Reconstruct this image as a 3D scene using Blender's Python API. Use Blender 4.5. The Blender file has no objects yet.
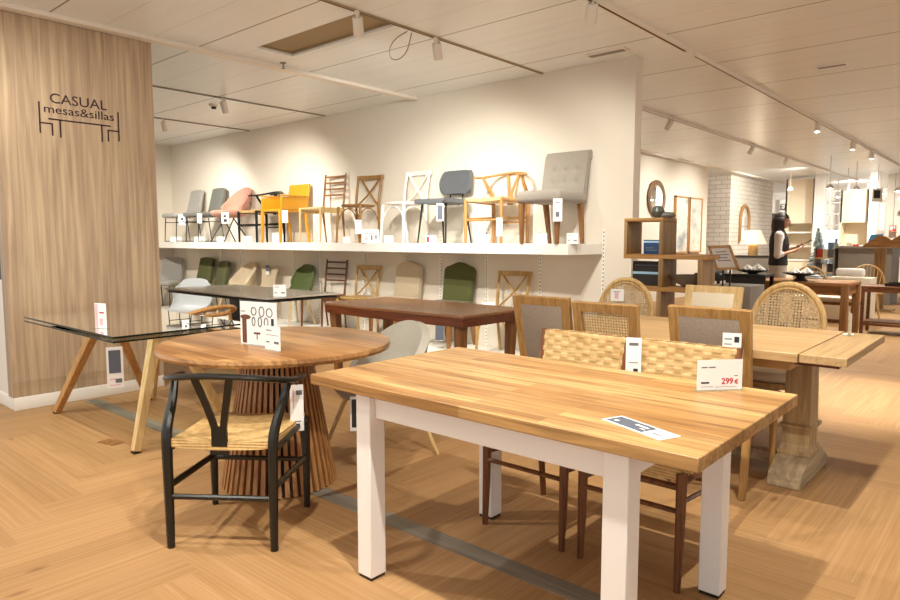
import bpy, bmesh, math, random
from mathutils import Vector, Matrix, Quaternion
random.seed(7)
PI = math.pi
C = bpy.context.scene.collection
R = math.radians

# ------------------------------------------------------------------ colours / materials
def lin(h):
    out = []
    for i in (0, 2, 4):
        c = int(h[i:i+2], 16) / 255
        out.append(c/12.92 if c <= .04045 else ((c+.055)/1.055)**2.4)
    return (*out, 1)

def newmat(name):
    m = bpy.data.materials.new(name); m.use_nodes = True
    nt = m.node_tree
    return m, nt, nt.nodes['Principled BSDF']

def N(nt, t, **kw):
    n = nt.nodes.new(t)
    for k, v in kw.items():
        if k.startswith('i_'):
            n.inputs[k[2:].replace('_', ' ')].default_value = v
        else:
            setattr(n, k, v)
    return n

def math_n(nt, op, a, b=None, c=None):
    n = nt.nodes.new('ShaderNodeMath'); n.operation = op
    for i, v in enumerate((a, b, c)):
        if v is None: continue
        if hasattr(v, 'links') or hasattr(v, 'is_linked'): nt.links.new(v, n.inputs[i])
        else: n.inputs[i].default_value = v
    return n.outputs[0]

def ramp(nt, fac, stops):
    n = nt.nodes.new('ShaderNodeValToRGB')
    e = n.color_ramp.elements
    while len(e) < len(stops): e.new(.5)
    for el, (p, c) in zip(e, stops):
        el.position = p; el.color = c
    nt.links.new(fac, n.inputs[0])
    return n.outputs[0]

def mixc(nt, mode, fac, a, b):
    n = nt.nodes.new('ShaderNodeMix'); n.data_type = 'RGBA'; n.blend_type = mode
    for s, v in ((n.inputs[0], fac), (n.inputs[6], a), (n.inputs[7], b)):
        if hasattr(v, 'is_linked'): nt.links.new(v, s)
        else: s.default_value = v
    return n.outputs[2]

def bump(nt, b, h, strength=.2, dist=.01):
    n = nt.nodes.new('ShaderNodeBump'); n.inputs['Strength'].default_value = strength
    n.inputs['Distance'].default_value = dist
    nt.links.new(h, n.inputs['Height']); nt.links.new(n.outputs[0], b.inputs['Normal'])

def plain(name, col, rough=.5, metal=0, spec=.5, emit=0, noise=0):
    m, nt, b = newmat(name)
    c = lin(col)
    b.inputs['Base Color'].default_value = c
    b.inputs['Roughness'].default_value = rough
    b.inputs['Metallic'].default_value = metal
    b.inputs['Specular IOR Level'].default_value = spec
    if noise:
        t = N(nt, 'ShaderNodeTexCoord'); n = N(nt, 'ShaderNodeTexNoise'); n.inputs['Scale'].default_value = noise
        nt.links.new(t.outputs['Object'], n.inputs['Vector'])
        k = tuple(x*.88 for x in c[:3]) + (1,)
        nt.links.new(ramp(nt, n.outputs[0], [(.35, k), (.65, c)]), b.inputs['Base Color'])
        bump(nt, b, n.outputs[0], .05, .004)
    if emit:
        b.inputs['Emission Color'].default_value = c; b.inputs['Emission Strength'].default_value = emit
    return m

def coords(nt, axis, stretch=.06, scale=1.0):
    """object coordinates scaled so that the grain runs along 'axis'"""
    t = N(nt, 'ShaderNodeTexCoord'); mp = N(nt, 'ShaderNodeMapping')
    s = [scale]*3; s[axis] = scale*stretch
    mp.inputs['Scale'].default_value = s
    nt.links.new(t.outputs['Object'], mp.inputs['Vector'])
    return t, mp.outputs[0]

def wood(name, light, dark, axis=2, scale=30, rough=.45, stretch=.05, contrast=.18):
    m, nt, b = newmat(name)
    t, v = coords(nt, axis, stretch, scale)
    n = N(nt, 'ShaderNodeTexNoise'); n.inputs['Scale'].default_value = 1; n.inputs['Detail'].default_value = 6
    n.inputs['Distortion'].default_value = .6
    nt.links.new(v, n.inputs['Vector'])
    c = ramp(nt, n.outputs[0], [(.5-contrast, lin(dark)), (.5, tuple((a+d)/2 for a, d in zip(lin(light), lin(dark)))), (.5+contrast, lin(light))])
    nt.links.new(c, b.inputs['Base Color'])
    b.inputs['Roughness'].default_value = rough
    bump(nt, b, n.outputs[0], .08, .004)
    return m

def staves(name, c1, c2, w=.07, L=.6, along=1, rough=.35, grain=.35, joint=None, across=None, knots=False):
    """a board glued from staves; along = axis of the staves"""
    m, nt, b = newmat(name)
    t = N(nt, 'ShaderNodeTexCoord'); s = N(nt, 'ShaderNodeSeparateXYZ'); nt.links.new(t.outputs['Object'], s.inputs[0])
    cb = N(nt, 'ShaderNodeCombineXYZ')
    ac = across if across is not None else (0 if along == 1 else 1)
    nt.links.new(s.outputs[along], cb.inputs[0]); nt.links.new(s.outputs[ac], cb.inputs[1])
    br = N(nt, 'ShaderNodeTexBrick')
    nt.links.new(cb.outputs[0], br.inputs['Vector'])
    br.inputs['Scale'].default_value = 1
    br.inputs['Brick Width'].default_value = L; br.inputs['Row Height'].default_value = w
    br.inputs['Mortar Size'].default_value = .0012 if joint else 0.0
    br.inputs['Mortar Smooth'].default_value = .1
    br.offset = .37
    br.inputs['Color1'].default_value = lin(c1); br.inputs['Color2'].default_value = lin(c2)
    br.inputs['Mortar'].default_value = lin(joint or c2)
    mp = N(nt, 'ShaderNodeMapping'); sc = [45]*3; sc[along] = 2.2; mp.inputs['Scale'].default_value = sc
    nt.links.new(t.outputs['Object'], mp.inputs['Vector'])
    n = N(nt, 'ShaderNodeTexNoise'); n.inputs['Scale'].default_value = 1; n.inputs['Detail'].default_value = 6; n.inputs['Distortion'].default_value = .8
    nt.links.new(mp.outputs[0], n.inputs['Vector'])
    g = 1-grain
    gr = ramp(nt, n.outputs[0], [(.3, (g, g*.93, g*.85, 1)), (.62, (1, 1, 1, 1))])
    nt.links.new(mixc(nt, 'MULTIPLY', 1.0, br.outputs[0], gr), b.inputs['Base Color'])
    b.inputs['Roughness'].default_value = rough
    bump(nt, b, n.outputs[0], .05, .003)
    return m

def fabric(name, c1, c2, scale=220, rough=.9):
    m, nt, b = newmat(name)
    t = N(nt, 'ShaderNodeTexCoord')
    n = N(nt, 'ShaderNodeTexNoise'); n.inputs['Scale'].default_value = scale; n.inputs['Detail'].default_value = 3
    nt.links.new(t.outputs['Object'], n.inputs['Vector'])
    nt.links.new(ramp(nt, n.outputs[0], [(.35, lin(c2)), (.65, lin(c1))]), b.inputs['Base Color'])
    b.inputs['Roughness'].default_value = rough
    b.inputs['Sheen Weight'].default_value = .2
    bump(nt, b, n.outputs[0], .25, .003)
    return m

def cord(name, c1, c2, pitch=110):
    """paper cord wound towards the seat centre: stripes turn at the diagonals"""
    m, nt, b = newmat(name)
    t = N(nt, 'ShaderNodeTexCoord'); s = N(nt, 'ShaderNodeSeparateXYZ'); nt.links.new(t.outputs['Object'], s.inputs[0])
    ax = math_n(nt, 'ABSOLUTE', s.outputs[0]); ay = math_n(nt, 'ABSOLUTE', s.outputs[1])
    sel = math_n(nt, 'GREATER_THAN', ax, ay)
    k = math_n(nt, 'ADD', math_n(nt, 'MULTIPLY', ay, math_n(nt, 'SUBTRACT', 1, sel)), math_n(nt, 'MULTIPLY', ax, sel))
    k = math_n(nt, 'ADD', k, math_n(nt, 'MULTIPLY', s.outputs[2], .8))
    w = math_n(nt, 'SINE', math_n(nt, 'MULTIPLY', k, pitch*6.283))
    n = N(nt, 'ShaderNodeTexNoise'); n.inputs['Scale'].default_value = 40
    nt.links.new(t.outputs['Object'], n.inputs['Vector'])
    f = math_n(nt, 'ADD', math_n(nt, 'MULTIPLY', w, .22), n.outputs[0])
    nt.links.new(ramp(nt, f, [(.25, lin(c2)), (.7, lin(c1))]), b.inputs['Base Color'])
    b.inputs['Roughness'].default_value = .7
    bump(nt, b, w, .4, .002)
    return m

def cane(name, c1, c2, pitch=.011, hole=.5, plane=(1, 2)):
    m, nt, b = newmat(name)
    t = N(nt, 'ShaderNodeTexCoord'); s = N(nt, 'ShaderNodeSeparateXYZ'); nt.links.new(t.outputs['Object'], s.inputs[0])
    fs = []
    for a in plane:
        f = math_n(nt, 'FRACT', math_n(nt, 'DIVIDE', math_n(nt, 'ADD', s.outputs[a], 5), pitch))
        fs.append(math_n(nt, 'LESS_THAN', math_n(nt, 'ABSOLUTE', math_n(nt, 'SUBTRACT', f, .5)), hole/2))
    h = math_n(nt, 'MULTIPLY', fs[0], fs[1])
    n = N(nt, 'ShaderNodeTexNoise'); n.inputs['Scale'].default_value = 60
    nt.links.new(t.outputs['Object'], n.inputs['Vector'])
    nt.links.new(ramp(nt, n.outputs[0], [(.3, lin(c2)), (.7, lin(c1))]), b.inputs['Base Color'])
    b.inputs['Roughness'].default_value = .55
    nt.links.new(math_n(nt, 'SUBTRACT', 1, h), b.inputs['Alpha'])
    return m

def glass(name, tint, refl=1.0, rough=.0):
    m, nt, b = newmat(name)
    nt.nodes.remove(b)
    tr = N(nt, 'ShaderNodeBsdfTransparent'); tr.inputs[0].default_value = lin(tint)
    gl = N(nt, 'ShaderNodeBsdfGlossy'); gl.inputs[0].default_value = (1, 1, 1, 1); gl.inputs['Roughness'].default_value = rough
    fr = N(nt, 'ShaderNodeFresnel'); fr.inputs[0].default_value = 1.5
    mx = N(nt, 'ShaderNodeMixShader')
    ge = N(nt, 'ShaderNodeNewGeometry')
    nt.links.new(math_n(nt, 'MULTIPLY', math_n(nt, 'MULTIPLY', fr.outputs[0], refl), math_n(nt, 'SUBTRACT', 1, ge.outputs['Backfacing'])), mx.inputs[0])
    nt.links.new(tr.outputs[0], mx.inputs[1]); nt.links.new(gl.outputs[0], mx.inputs[2])
    nt.links.new(mx.outputs[0], nt.nodes['Material Output'].inputs[0])
    return m

def brick_mat(name):
    m, nt, b = newmat(name)
    t = N(nt, 'ShaderNodeTexCoord'); s = N(nt, 'ShaderNodeSeparateXYZ'); nt.links.new(t.outputs['Object'], s.inputs[0])
    cb = N(nt, 'ShaderNodeCombineXYZ')
    nt.links.new(math_n(nt, 'ADD', s.outputs[0], s.outputs[1]), cb.inputs[0]); nt.links.new(s.outputs[2], cb.inputs[1])
    br = N(nt, 'ShaderNodeTexBrick'); nt.links.new(cb.outputs[0], br.inputs['Vector'])
    br.inputs['Scale'].default_value = 1; br.inputs['Brick Width'].default_value = .30; br.inputs['Row Height'].default_value = .115
    br.inputs['Mortar Size'].default_value = .008; br.inputs['Mortar Smooth'].default_value = .3
    br.inputs['Color1'].default_value = lin('e6ddd2'); br.inputs['Color2'].default_value = lin('dcd2c6'); br.inputs['Mortar'].default_value = lin('b3a797')
    nt.links.new(br.outputs[0], b.inputs['Base Color'])
    b.inputs['Roughness'].default_value = .6
    bump(nt, b, br.outputs['Fac'], -.4, .01)
    return m

def ceiling_mat():
    m, nt, b = newmat('ceiling_panels')
    t = N(nt, 'ShaderNodeTexCoord'); s = N(nt, 'ShaderNodeSeparateXYZ'); nt.links.new(t.outputs['Object'], s.inputs[0])
    f = math_n(nt, 'FRACT', math_n(nt, 'DIVIDE', math_n(nt, 'ADD', s.outputs[0], 40-2.31+.4*.5), .4))
    jx = math_n(nt, 'LESS_THAN', math_n(nt, 'ABSOLUTE', math_n(nt, 'SUBTRACT', f, .5)), .010)
    f3 = math_n(nt, 'FRACT', math_n(nt, 'DIVIDE', math_n(nt, 'ADD', s.outputs[0], 40-2.31+1.2*.5), 1.2))
    j3 = math_n(nt, 'LESS_THAN', math_n(nt, 'ABSOLUTE', math_n(nt, 'SUBTRACT', f3, .5)), .007)
    g = math_n(nt, 'FRACT', math_n(nt, 'DIVIDE', math_n(nt, 'ADD', s.outputs[1], 18.7-3.90+1.87*.5), 1.87))
    jy = math_n(nt, 'LESS_THAN', math_n(nt, 'ABSOLUTE', math_n(nt, 'SUBTRACT', g, .5)), .0042)
    j = math_n(nt, 'MINIMUM', 1, math_n(nt, 'ADD', math_n(nt, 'MULTIPLY', jx, .22), math_n(nt, 'ADD', math_n(nt, 'MULTIPLY', jy, .0), math_n(nt, 'MULTIPLY', j3, .6))))
    c = mixc(nt, 'MIX', j, lin('eef1f2'), lin('54463a'))
    nt.links.new(c, b.inputs['Base Color'])
    b.inputs['Roughness'].default_value = .34
    mp = N(nt, 'ShaderNodeMapping'); mp.inputs['Scale'].default_value = (9, .35, 1)
    nt.links.new(t.outputs['Object'], mp.inputs['Vector'])
    n = N(nt, 'ShaderNodeTexNoise'); n.inputs['Scale'].default_value = 1; n.inputs['Detail'].default_value = 2
    nt.links.new(mp.outputs[0], n.inputs['Vector'])
    bump(nt, b, n.outputs[0], .22, .03)
    return m

def floor_mat():
    m, nt, b = newmat('oak_parquet')
    uv = N(nt, 'ShaderNodeUVMap'); uv.uv_map = 'UVMap'
    at = N(nt, 'ShaderNodeAttribute'); at.attribute_name = 'tone'
    mp = N(nt, 'ShaderNodeMapping'); mp.inputs['Scale'].default_value = (1.0, 60, 1)
    nt.links.new(uv.outputs[0], mp.inputs['Vector'])
    n = N(nt, 'ShaderNodeTexNoise'); n.inputs['Scale'].default_value = 1; n.inputs['Detail'].default_value = 7; n.inputs['Distortion'].default_value = .7
    nt.links.new(mp.outputs[0], n.inputs['Vector'])
    c = ramp(nt, n.outputs[0], [(.28, lin('a37a4c')), (.5, lin('b0875a')), (.72, lin('bc9468'))])
    tone = ramp(nt, at.outputs['Fac'], [(0, (.84, .83, .82, 1)), (1, (1.0, 1.0, 1.0, 1))])
    c = mixc(nt, 'MULTIPLY', 1, c, tone)
    # knots
    mp2 = N(nt, 'ShaderNodeMapping'); mp2.inputs['Scale'].default_value = (1.5, 4, 1)
    nt.links.new(uv.outputs[0], mp2.inputs['Vector'])
    vo = N(nt, 'ShaderNodeTexVoronoi'); vo.inputs['Scale'].default_value = 1.3
    nt.links.new(mp2.outputs[0], vo.inputs['Vector'])
    k = ramp(nt, vo.outputs['Distance'], [(.03, (.5, .42, .36, 1)), (.11, (1, 1, 1, 1))])
    c = mixc(nt, 'MULTIPLY', .7, c, k)
    nt.links.new(c, b.inputs['Base Color'])
    b.inputs['Roughness'].default_value = .5
    b.inputs['Specular IOR Level'].default_value = .3
    bump(nt, b, n.outputs[0], .04, .003)
    return m

# ------------------------------------------------------------------ mesh builder
class MB:
    def __init__(s): s.v = []; s.f = []
    def add(s, vs, fs, M=None):
        o = len(s.v)
        s.v += [tuple(M @ Vector(p)) if M else tuple(p) for p in vs]
        s.f += [tuple(i+o for i in f) for f in fs]
        return s
    def box(s, c, d, bev=0, seg=2, M=None, rot=None):
        """box: centre c, full size d, optional bevel; rot = Euler degrees about its centre"""
        T = Matrix.Translation(c)
        if rot:
            from mathutils import Euler
            T = T @ Euler([R(a) for a in rot]).to_matrix().to_4x4()
        if M: T = M @ T
        if not bev:
            x, y, z = (q/2 for q in d)
            vs = [(a*x, b*y, e*z) for e in (-1, 1) for b in (-1, 1) for a in (-1, 1)]
            return s.add(vs, [(0, 2, 3, 1), (4, 5, 7, 6), (0, 1, 5, 4), (2, 6, 7, 3), (0, 4, 6, 2), (1, 3, 7, 5)], T)
        bm = bmesh.new(); bmesh.ops.create_cube(bm, size=1)
        for v in bm.verts: v.co = Vector((v.co.x*d[0], v.co.y*d[1], v.co.z*d[2]))
        bmesh.ops.bevel(bm, geom=list(bm.edges), offset=min(bev, min(d)*.49), segments=seg, profile=.5, affect='EDGES')
        bm.verts.index_update()
        s.add([tuple(v.co) for v in bm.verts], [[v.index for v in f.verts] for f in bm.faces], T)
        bm.free(); return s
    def box2(s, a, b, bev=0, seg=2, M=None):
        return s.box([(p+q)/2 for p, q in zip(a, b)], [abs(q-p) for p, q in zip(a, b)], bev, seg, M)
    def tube(s, pts, r, n=10, closed=False, M=None, flat=None, up=None, cap=True):
        """sweep a round (or flat = (scale_u, scale_v)) section along pts; r number or list"""
        P = [Vector(p) for p in pts]; m = len(P)
        rs = r if isinstance(r, (list, tuple)) else [r]*m
        fu, fv = flat or (1, 1)
        vs = []; U = None
        for i in range(m):
            a = P[i-1] if (i or closed) else P[i]; b = P[(i+1) % m] if (i < m-1 or closed) else P[i]
            t = (b-a).normalized()
            if up is not None: U = Vector(up) - Vector(up).dot(t)*t
            elif U is None:
                h = Vector((0, 0, 1)) if abs(t.z) < .9 else Vector((1, 0, 0)); U = h - h.dot(t)*t
            else: U = U - U.dot(t)*t
            U.normalize(); W = t.cross(U)
            for k in range(n):
                q = 2*PI*(k+.5)/n
                vs.append(P[i] + U*math.cos(q)*rs[i]*fu + W*math.sin(q)*rs[i]*fv)
        fs = []
        for i in range(m if closed else m-1):
            for k in range(n):
                j = (i+1) % m
                fs.append((i*n+k, i*n+(k+1) % n, j*n+(k+1) % n, j*n+k))
        if not closed and cap:
            fs.append(tuple(range(n))[::-1]); fs.append(tuple((m-1)*n+k for k in range(n)))
        return s.add(vs, fs, M)
    def bar(s, a, b, w, h, up=(0, 0, 1), w2=None, h2=None):
        """rectangular bar from a to b, w across, h along up; may taper"""
        r2 = math.sqrt(2)
        P = [Vector(a), Vector(b)]; t = (P[1]-P[0]).normalized()
        U = Vector(up); U = (U-U.dot(t)*t).normalized(); W = t.cross(U)
        vs = []
        for p, (ww, hh) in zip(P, ((w, h), (w2 or w, h2 or h))):
            for x, y in ((-1, -1), (1, -1), (1, 1), (-1, 1)): vs.append(p+W*x*ww/2+U*y*hh/2)
        return s.add(vs, [(3, 2, 1, 0), (4, 5, 6, 7), (0, 1, 5, 4), (1, 2, 6, 5), (2, 3, 7, 6), (3, 0, 4, 7)])
    def lathe(s, prof, n=24, M=None, cx=0, cy=0):
        vs = []; fs = []
        for r, z in prof:
            for k in range(n):
                q = 2*PI*k/n; vs.append((cx+r*math.cos(q), cy+r*math.sin(q), z))
        for i in range(len(prof)-1):
            for k in range(n): fs.append((i*n+k, i*n+(k+1) % n, (i+1)*n+(k+1) % n, (i+1)*n+k))
        if prof[0][0] > 1e-5: fs.append(tuple(range(n))[::-1])
        if prof[-1][0] > 1e-5: fs.append(tuple((len(prof)-1)*n+k for k in range(n)))
        return s.add(vs, fs, M)
    def prism(s, poly, t, M=None):
        """polygon in local xy extruded along z by t (centred)"""
        n = len(poly)
        vs = [(x, y, -t/2) for x, y in poly]+[(x, y, t/2) for x, y in poly]
        fs = [tuple(range(n))[::-1], tuple(range(n, 2*n))]+[(i, (i+1) % n, n+(i+1) % n, n+i) for i in range(n)]
        return s.add(vs, fs, M)
    def surf(s, fn, nu, nv, t, M=None, closed_v=False):
        """thick shell over fn(u, v), u, v in 0..1"""
        g = [[Vector(fn(i/nu, j/nv)) for j in range(nv+1)] for i in range(nu+1)]
        nr = []
        for i in range(nu+1):
            row = []
            for j in range(nv+1):
                a = g[min(i+1, nu)][j]-g[max(i-1, 0)][j]; b = g[i][min(j+1, nv)]-g[i][max(j-1, 0)]
                c = a.cross(b); row.append(c.normalized() if c.length > 1e-9 else Vector((0, 0, 1)))
            nr.append(row)
        w = nv+1; k = (nu+1)*w
        vs = [g[i][j]+nr[i][j]*t/2 for i in range(nu+1) for j in range(w)]+[g[i][j]-nr[i][j]*t/2 for i in range(nu+1) for j in range(w)]
        fs = []
        for i in range(nu):
            for j in range(nv):
                a, b, c, d = i*w+j, i*w+j+1, (i+1)*w+j+1, (i+1)*w+j
                fs.append((a, d, c, b)); fs.append((k+a, k+b, k+c, k+d))
        rim = [i*w for i in range(nu+1)]+[nu*w+j for j in range(1, w)]+[i*w+nv for i in range(nu-1, -1, -1)]+[j for j in range(nv-1, 0, -1)]
        for q in range(len(rim)):
            a, b = rim[q], rim[(q+1) % len(rim)]
            fs.append((a, b, k+b, k+a))
        return s.add(vs, fs, M)

def fix_normals(me):
    bm = bmesh.new(); bm.from_mesh(me)
    bmesh.ops.recalc_face_normals(bm, faces=list(bm.faces)); bm.to_mesh(me); bm.free()

def obj(name, mb, mat, parent=None, smooth=35, bevel=0, sub=0):
    me = bpy.data.meshes.new(name)
    me.from_pydata([tuple(v) for v in mb.v], [], mb.f); me.validate()
    fix_normals(me)
    me.materials.append(mat)
    if smooth:
        me.shade_smooth(); me.set_sharp_from_angle(angle=R(smooth))
    o = bpy.data.objects.new(name, me); C.objects.link(o)
    if parent: o.parent = parent
    if bevel:
        b = o.modifiers.new('bevel', 'BEVEL'); b.width = bevel; b.segments = 2; b.limit_method = 'ANGLE'; b.angle_limit = R(40)
    if sub:
        b = o.modifiers.new('sub', 'SUBSURF'); b.levels = sub; b.render_levels = sub
    return o

def tag(o, label=None, cat=None, group=None, kind=None):
    if label: o['label'] = label
    if cat: o['category'] = cat
    if group: o['group'] = group
    if kind: o['kind'] = kind
    return o

def thing(name, label, cat, loc=(0, 0, 0), rz=0, group=None):
    o = bpy.data.objects.new(name, None); C.objects.link(o); o.empty_display_size = .1
    o.location = loc; o.rotation_euler = (0, 0, rz)
    return tag(o, label, cat, group)

def struct(name, mb, mat, parent=None, **kw):
    o = obj(name, mb, mat, parent, **kw)
    o['kind'] = 'structure'
    return o

def dup(root, loc, rz=None, label=None, group=None):
    r = root.copy(); C.objects.link(r); r.location = loc
    if rz is not None: r.rotation_euler = (0, 0, rz)
    if label: r['label'] = label
    if group: r['group'] = group
    for ch in list(root.children):
        c = ch.copy(); C.objects.link(c); c.parent = r
        for g in list(ch.children):
            d = g.copy(); C.objects.link(d); d.parent = c
    return r

def text_mb(txt, size, M, depth=.001, width=None, align='LEFT', bold=0.0):
    cu = bpy.data.curves.new('t', 'FONT'); cu.body = txt; cu.size = size; cu.extrude = depth
    cu.align_x = align; cu.offset = bold; cu.resolution_u = 3
    o = bpy.data.objects.new('t', cu); C.objects.link(o)
    dg = bpy.context.evaluated_depsgraph_get()
    me = bpy.data.meshes.new_from_object(o.evaluated_get(dg))
    vs = [v.co.copy() for v in me.vertices]; fs = [tuple(p.vertices) for p in me.polygons]
    if width and vs:
        x0 = min(v.x for v in vs); x1 = max(v.x for v in vs); k = width/(x1-x0)
        for v in vs: v.x = (v.x-x0)*k; v.y *= 1
    mb = MB().add(vs, fs, M)
    bpy.data.objects.remove(o); bpy.data.curves.remove(cu); bpy.data.meshes.remove(me)
    return mb

def frameM(o, x, y):
    """matrix with local x, y axes along the given directions, origin o"""
    X = Vector(x).normalized(); Y = Vector(y).normalized(); Z = X.cross(Y)
    return Matrix(((X.x, Y.x, Z.x, o[0]), (X.y, Y.y, Z.y, o[1]), (X.z, Y.z, Z.z, o[2]), (0, 0, 0, 1)))

def cat_rom(pts, n=6):
    out = []
    P = [Vector(p) for p in pts]
    for i in range(len(P)-1):
        a = P[max(i-1, 0)]; b = P[i]; c = P[i+1]; d = P[min(i+2, len(P)-1)]
        for k in range(n):
            t = k/n
            out.append(.5*((2*b)+(c-a)*t+(2*a-5*b+4*c-d)*t*t+(3*b-a-3*c+d)*t**3))
    out.append(P[-1]); return out

# ------------------------------------------------------------------ materials
M = {}
M['wall'] = plain('wall_paint', 'e4dacb', .75)
M['wall_white'] = plain('white_paint', 'eee8e0', .6)
M['white'] = plain('white_lacquer', 'f0ece6', .4)
M['white_leg'] = plain('white_leg_paint', 'f2eae4', .45)
M['shelf'] = plain('shelf_white', 'f3efe6', .4)
M['trim'] = plain('track_white', 'efe6da', .4)
M['dark'] = plain('dark_gap', '3a3028', .7)
M['black'] = plain('black_lacquer', '17140f', .32)
M['black_metal'] = plain('black_metal', '191715', .4)
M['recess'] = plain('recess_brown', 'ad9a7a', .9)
M['paper'] = plain('paper', 'f4f1ee', .5)
M['print'] = plain('print_grey', '6f6c70', .6)
M['print_dark'] = plain('print_dark', '2e2c30', .6)
M['navy_print'] = plain('print_slate', '5c626e', .55)
M['red_print'] = plain('print_red', 'c4203c', .6)
M['pink_print'] = plain('print_pink', 'e3b8bd', .6)
M['acrylic'] = glass('clear_acrylic', 'f6faf8', .8)
M['glass'] = glass('clear_glass', 'fafdfb', 1.9)
M['glass_edge'] = plain('glass_edge_green', '22302a', .15)
M['smoked'] = plain('smoked_glass', 'b8b0a4', .10, spec=1.0)
M['panel'] = wood('panel_oak', 'c6ad8e', '9b826a', 2, 34, .55, .035, .2)
M['oak'] = wood('oak', 'c9985c', 'a87540', 2, 40, .42)
M['oak_light'] = wood('oak_light', 'e3c590', 'c9a468', 2, 40, .45)
M['oak_y'] = wood('oak_y', 'd8ae72', 'b98a4e', 1, 40, .42)
M['gold'] = wood('golden_oak', 'c9a464', '9f7a42', 2, 40, .42)
M['honey'] = wood('honey_brown', 'a87d42', '80582a', 2, 40, .42)
M['brown'] = wood('brown_wood', '9a6a3a', '744a24', 2, 40, .42)
M['walnut'] = wood('walnut', '7d4a26', '54301a', 2, 45, .38)
M['walnut_x'] = wood('walnut_x', '7d4a26', '54301a', 0, 45, .38)
M['reddish'] = wood('red_walnut', '7e3f1e', '58280f', 1, 40, .35)
M['frame_oak'] = wood('frame_oak', 'b58a52', '916a38', 2, 40, .5)
M['weathered'] = wood('weathered', 'c0a274', '94774e', 2, 26, .6, .08)
M['weathered_x'] = wood('weathered_x', 'bda684', '8f7a5c', 0, 26, .65, .08)
M['top_white'] = staves('butcher_top', 'd4a76c', 'a97841', .055, .8, 1, .36, .55)
M['top_ext'] = staves('ext_top', 'dbb685', 'cba574', .14, 2.4, 1, .4, .25)
M['top_leaf'] = staves('leaf_top', 'd3b184', 'c3a070', .2, 2, 0, .45, .25)
M['top_round'] = staves('round_top', 'cd9a62', '9a683a', .065, .8, 1, .3, .5)
M['gap'] = plain('slat_gap', '3a2416', .7)
M['slat_wood'] = wood('slat_wood', 'bd8a55', '8f5c30', 2, 40, .4)
M['top_walnut'] = staves('walnut_top', 'a87a58', '996a48', .1, 3, 1, .16, .2)
M['grey_f'] = fabric('grey_fabric', 'aaa59e', '938e87')
M['dgrey_f'] = fabric('dark_grey_fabric', '6c6b63', '5a5a53')
M['pink_f'] = fabric('pink_velvet', 'c98f7b', 'b57d6a')
M['greige_f'] = fabric('greige_fabric', '988777', '867565')
M['tuft_f'] = fabric('tuft_linen', 'a49b90', '8f867b')
M['slate_f'] = fabric('slate_fabric', '64666a', '4e5053')
M['green_f'] = fabric('green_velvet', '5c5e2e', '484a22')
M['green2_f'] = fabric('moss_fabric', '64703c', '505a2c')
M['beige_f'] = fabric('beige_fabric', 'cdbb9e', 'baa78a')
M['cream_f'] = fabric('cream_fabric', 'e9dcc4', 'dccdb2')
M['bucket_f'] = fabric('stone_fabric', 'c2bcae', 'b0aa9c')
M['yellow'] = plain('yellow_plastic', 'd99a22', .35)
M['white_p'] = plain('white_plastic', 'd6d9db', .35)
M['cord'] = cord('paper_cord', 'dcb87c', 'b88f54')
M['weave'] = wood('woven_cord', 'd4b47e', 'b08a54', 1, 60, .65, .15)
M['cane'] = cane('cane', 'cfae7a', 'a8854f')
M['cane_back'] = cane('cane_round', 'c9ab7c', '9d7c4e', .0115, .46)
M['rattan'] = wood('rattan', 'd2b07a', 'b08a52', 2, 50, .5)
M['floor'] = floor_mat()
M['strip'] = wood('grey_strip', '8f8678', '6e665a', 1, 20, .6, .06)
M['ceiling'] = ceiling_mat()
M['brick'] = brick_mat('white_brick')
M['skin'] = plain('skin', 'c08a6a', .5)
M['hair'] = plain('hair', '2a1812', .55, noise=60)
M['vest'] = plain('vest_black', '1c1817', .8, noise=40)
M['shirt'] = fabric('shirt_white', 'd8cfc6', 'c9c0b6', 120)
M['trouser'] = fabric('trouser_grey', 'b8ab9c', 'a69a8c', 120)
M['mirror'] = plain('mirror_glass', 'e8e8e8', .03, 1.0)
M['lamp_emit'] = plain('lamp_emit', 'fff0d8', .5, emit=25)
M['grey_paint'] = plain('grey_paint', '8b847b', .6)
M['blue'] = plain('blue_bag', '3f9fe0', .4)
M['screen_blue'] = plain('blue_box', '20406e', .35)
M['charcoal'] = plain('charcoal', '2a2826', .5)

# ================================================================== THE SETTING
CEIL = 3.02
def build_floor():
    W = .2; n = 6; x0, x1, y0, y1 = -3, 27, -7, 13
    me = bpy.data.meshes.new('floor'); vs = []; fs = []; uvs = []; tones = []
    rng = random.Random(3)
    def quad(ax, ay, bx, by, horiz):
        ax += .05; bx += .05; ay += .02; by += .02
        if bx < x0 or ax > x1 or by < y0 or ay > y1: return
        o = len(vs); vs.extend([(ax, ay, 0), (bx, ay, 0), (bx, by, 0), (ax, by, 0)]); fs.append((o, o+1, o+2, o+3))
        u = rng.random()*40; v = rng.random()*40
        w, h = bx-ax, by-ay
        if horiz: uvs.extend([(u, v), (u+w, v), (u+w, v+h), (u, v+h)])
        else: uvs.extend([(u, v), (u, v+w), (u+h, v+w), (u+h, v)])
        tones.append(rng.random())
    c0, c1, r0, r1 = int(x0/W)-14, int(x1/W)+14, int(y0/W)-14, int(y1/W)+14
    for r in range(r0, r1):
        for c in range(c0, c1):
            t = (c-r) % (2*n)
            if t == 0: quad(c*W, r*W, (c+n)*W, (r+1)*W, True)
            if t == 2*n-1: quad(c*W, r*W, (c+1)*W, (r+n)*W, False)
    me.from_pydata(vs, [], fs)
    ul = me.uv_layers.new(name='UVMap')
    for i, q in enumerate(uvs): ul.data[i].uv = q
    a = me.attributes.new('tone', 'FLOAT', 'FACE')
    for i, q in enumerate(tones): a.data[i].value = q
    me.materials.append(M['floor'])
    o = bpy.data.objects.new('floor', me); C.objects.link(o); o['kind'] = 'structure'
build_floor()
struct('trim_1', MB().box2((2.03, -3, -.004), (2.135, 5.75, .002)), M['strip'])
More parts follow.
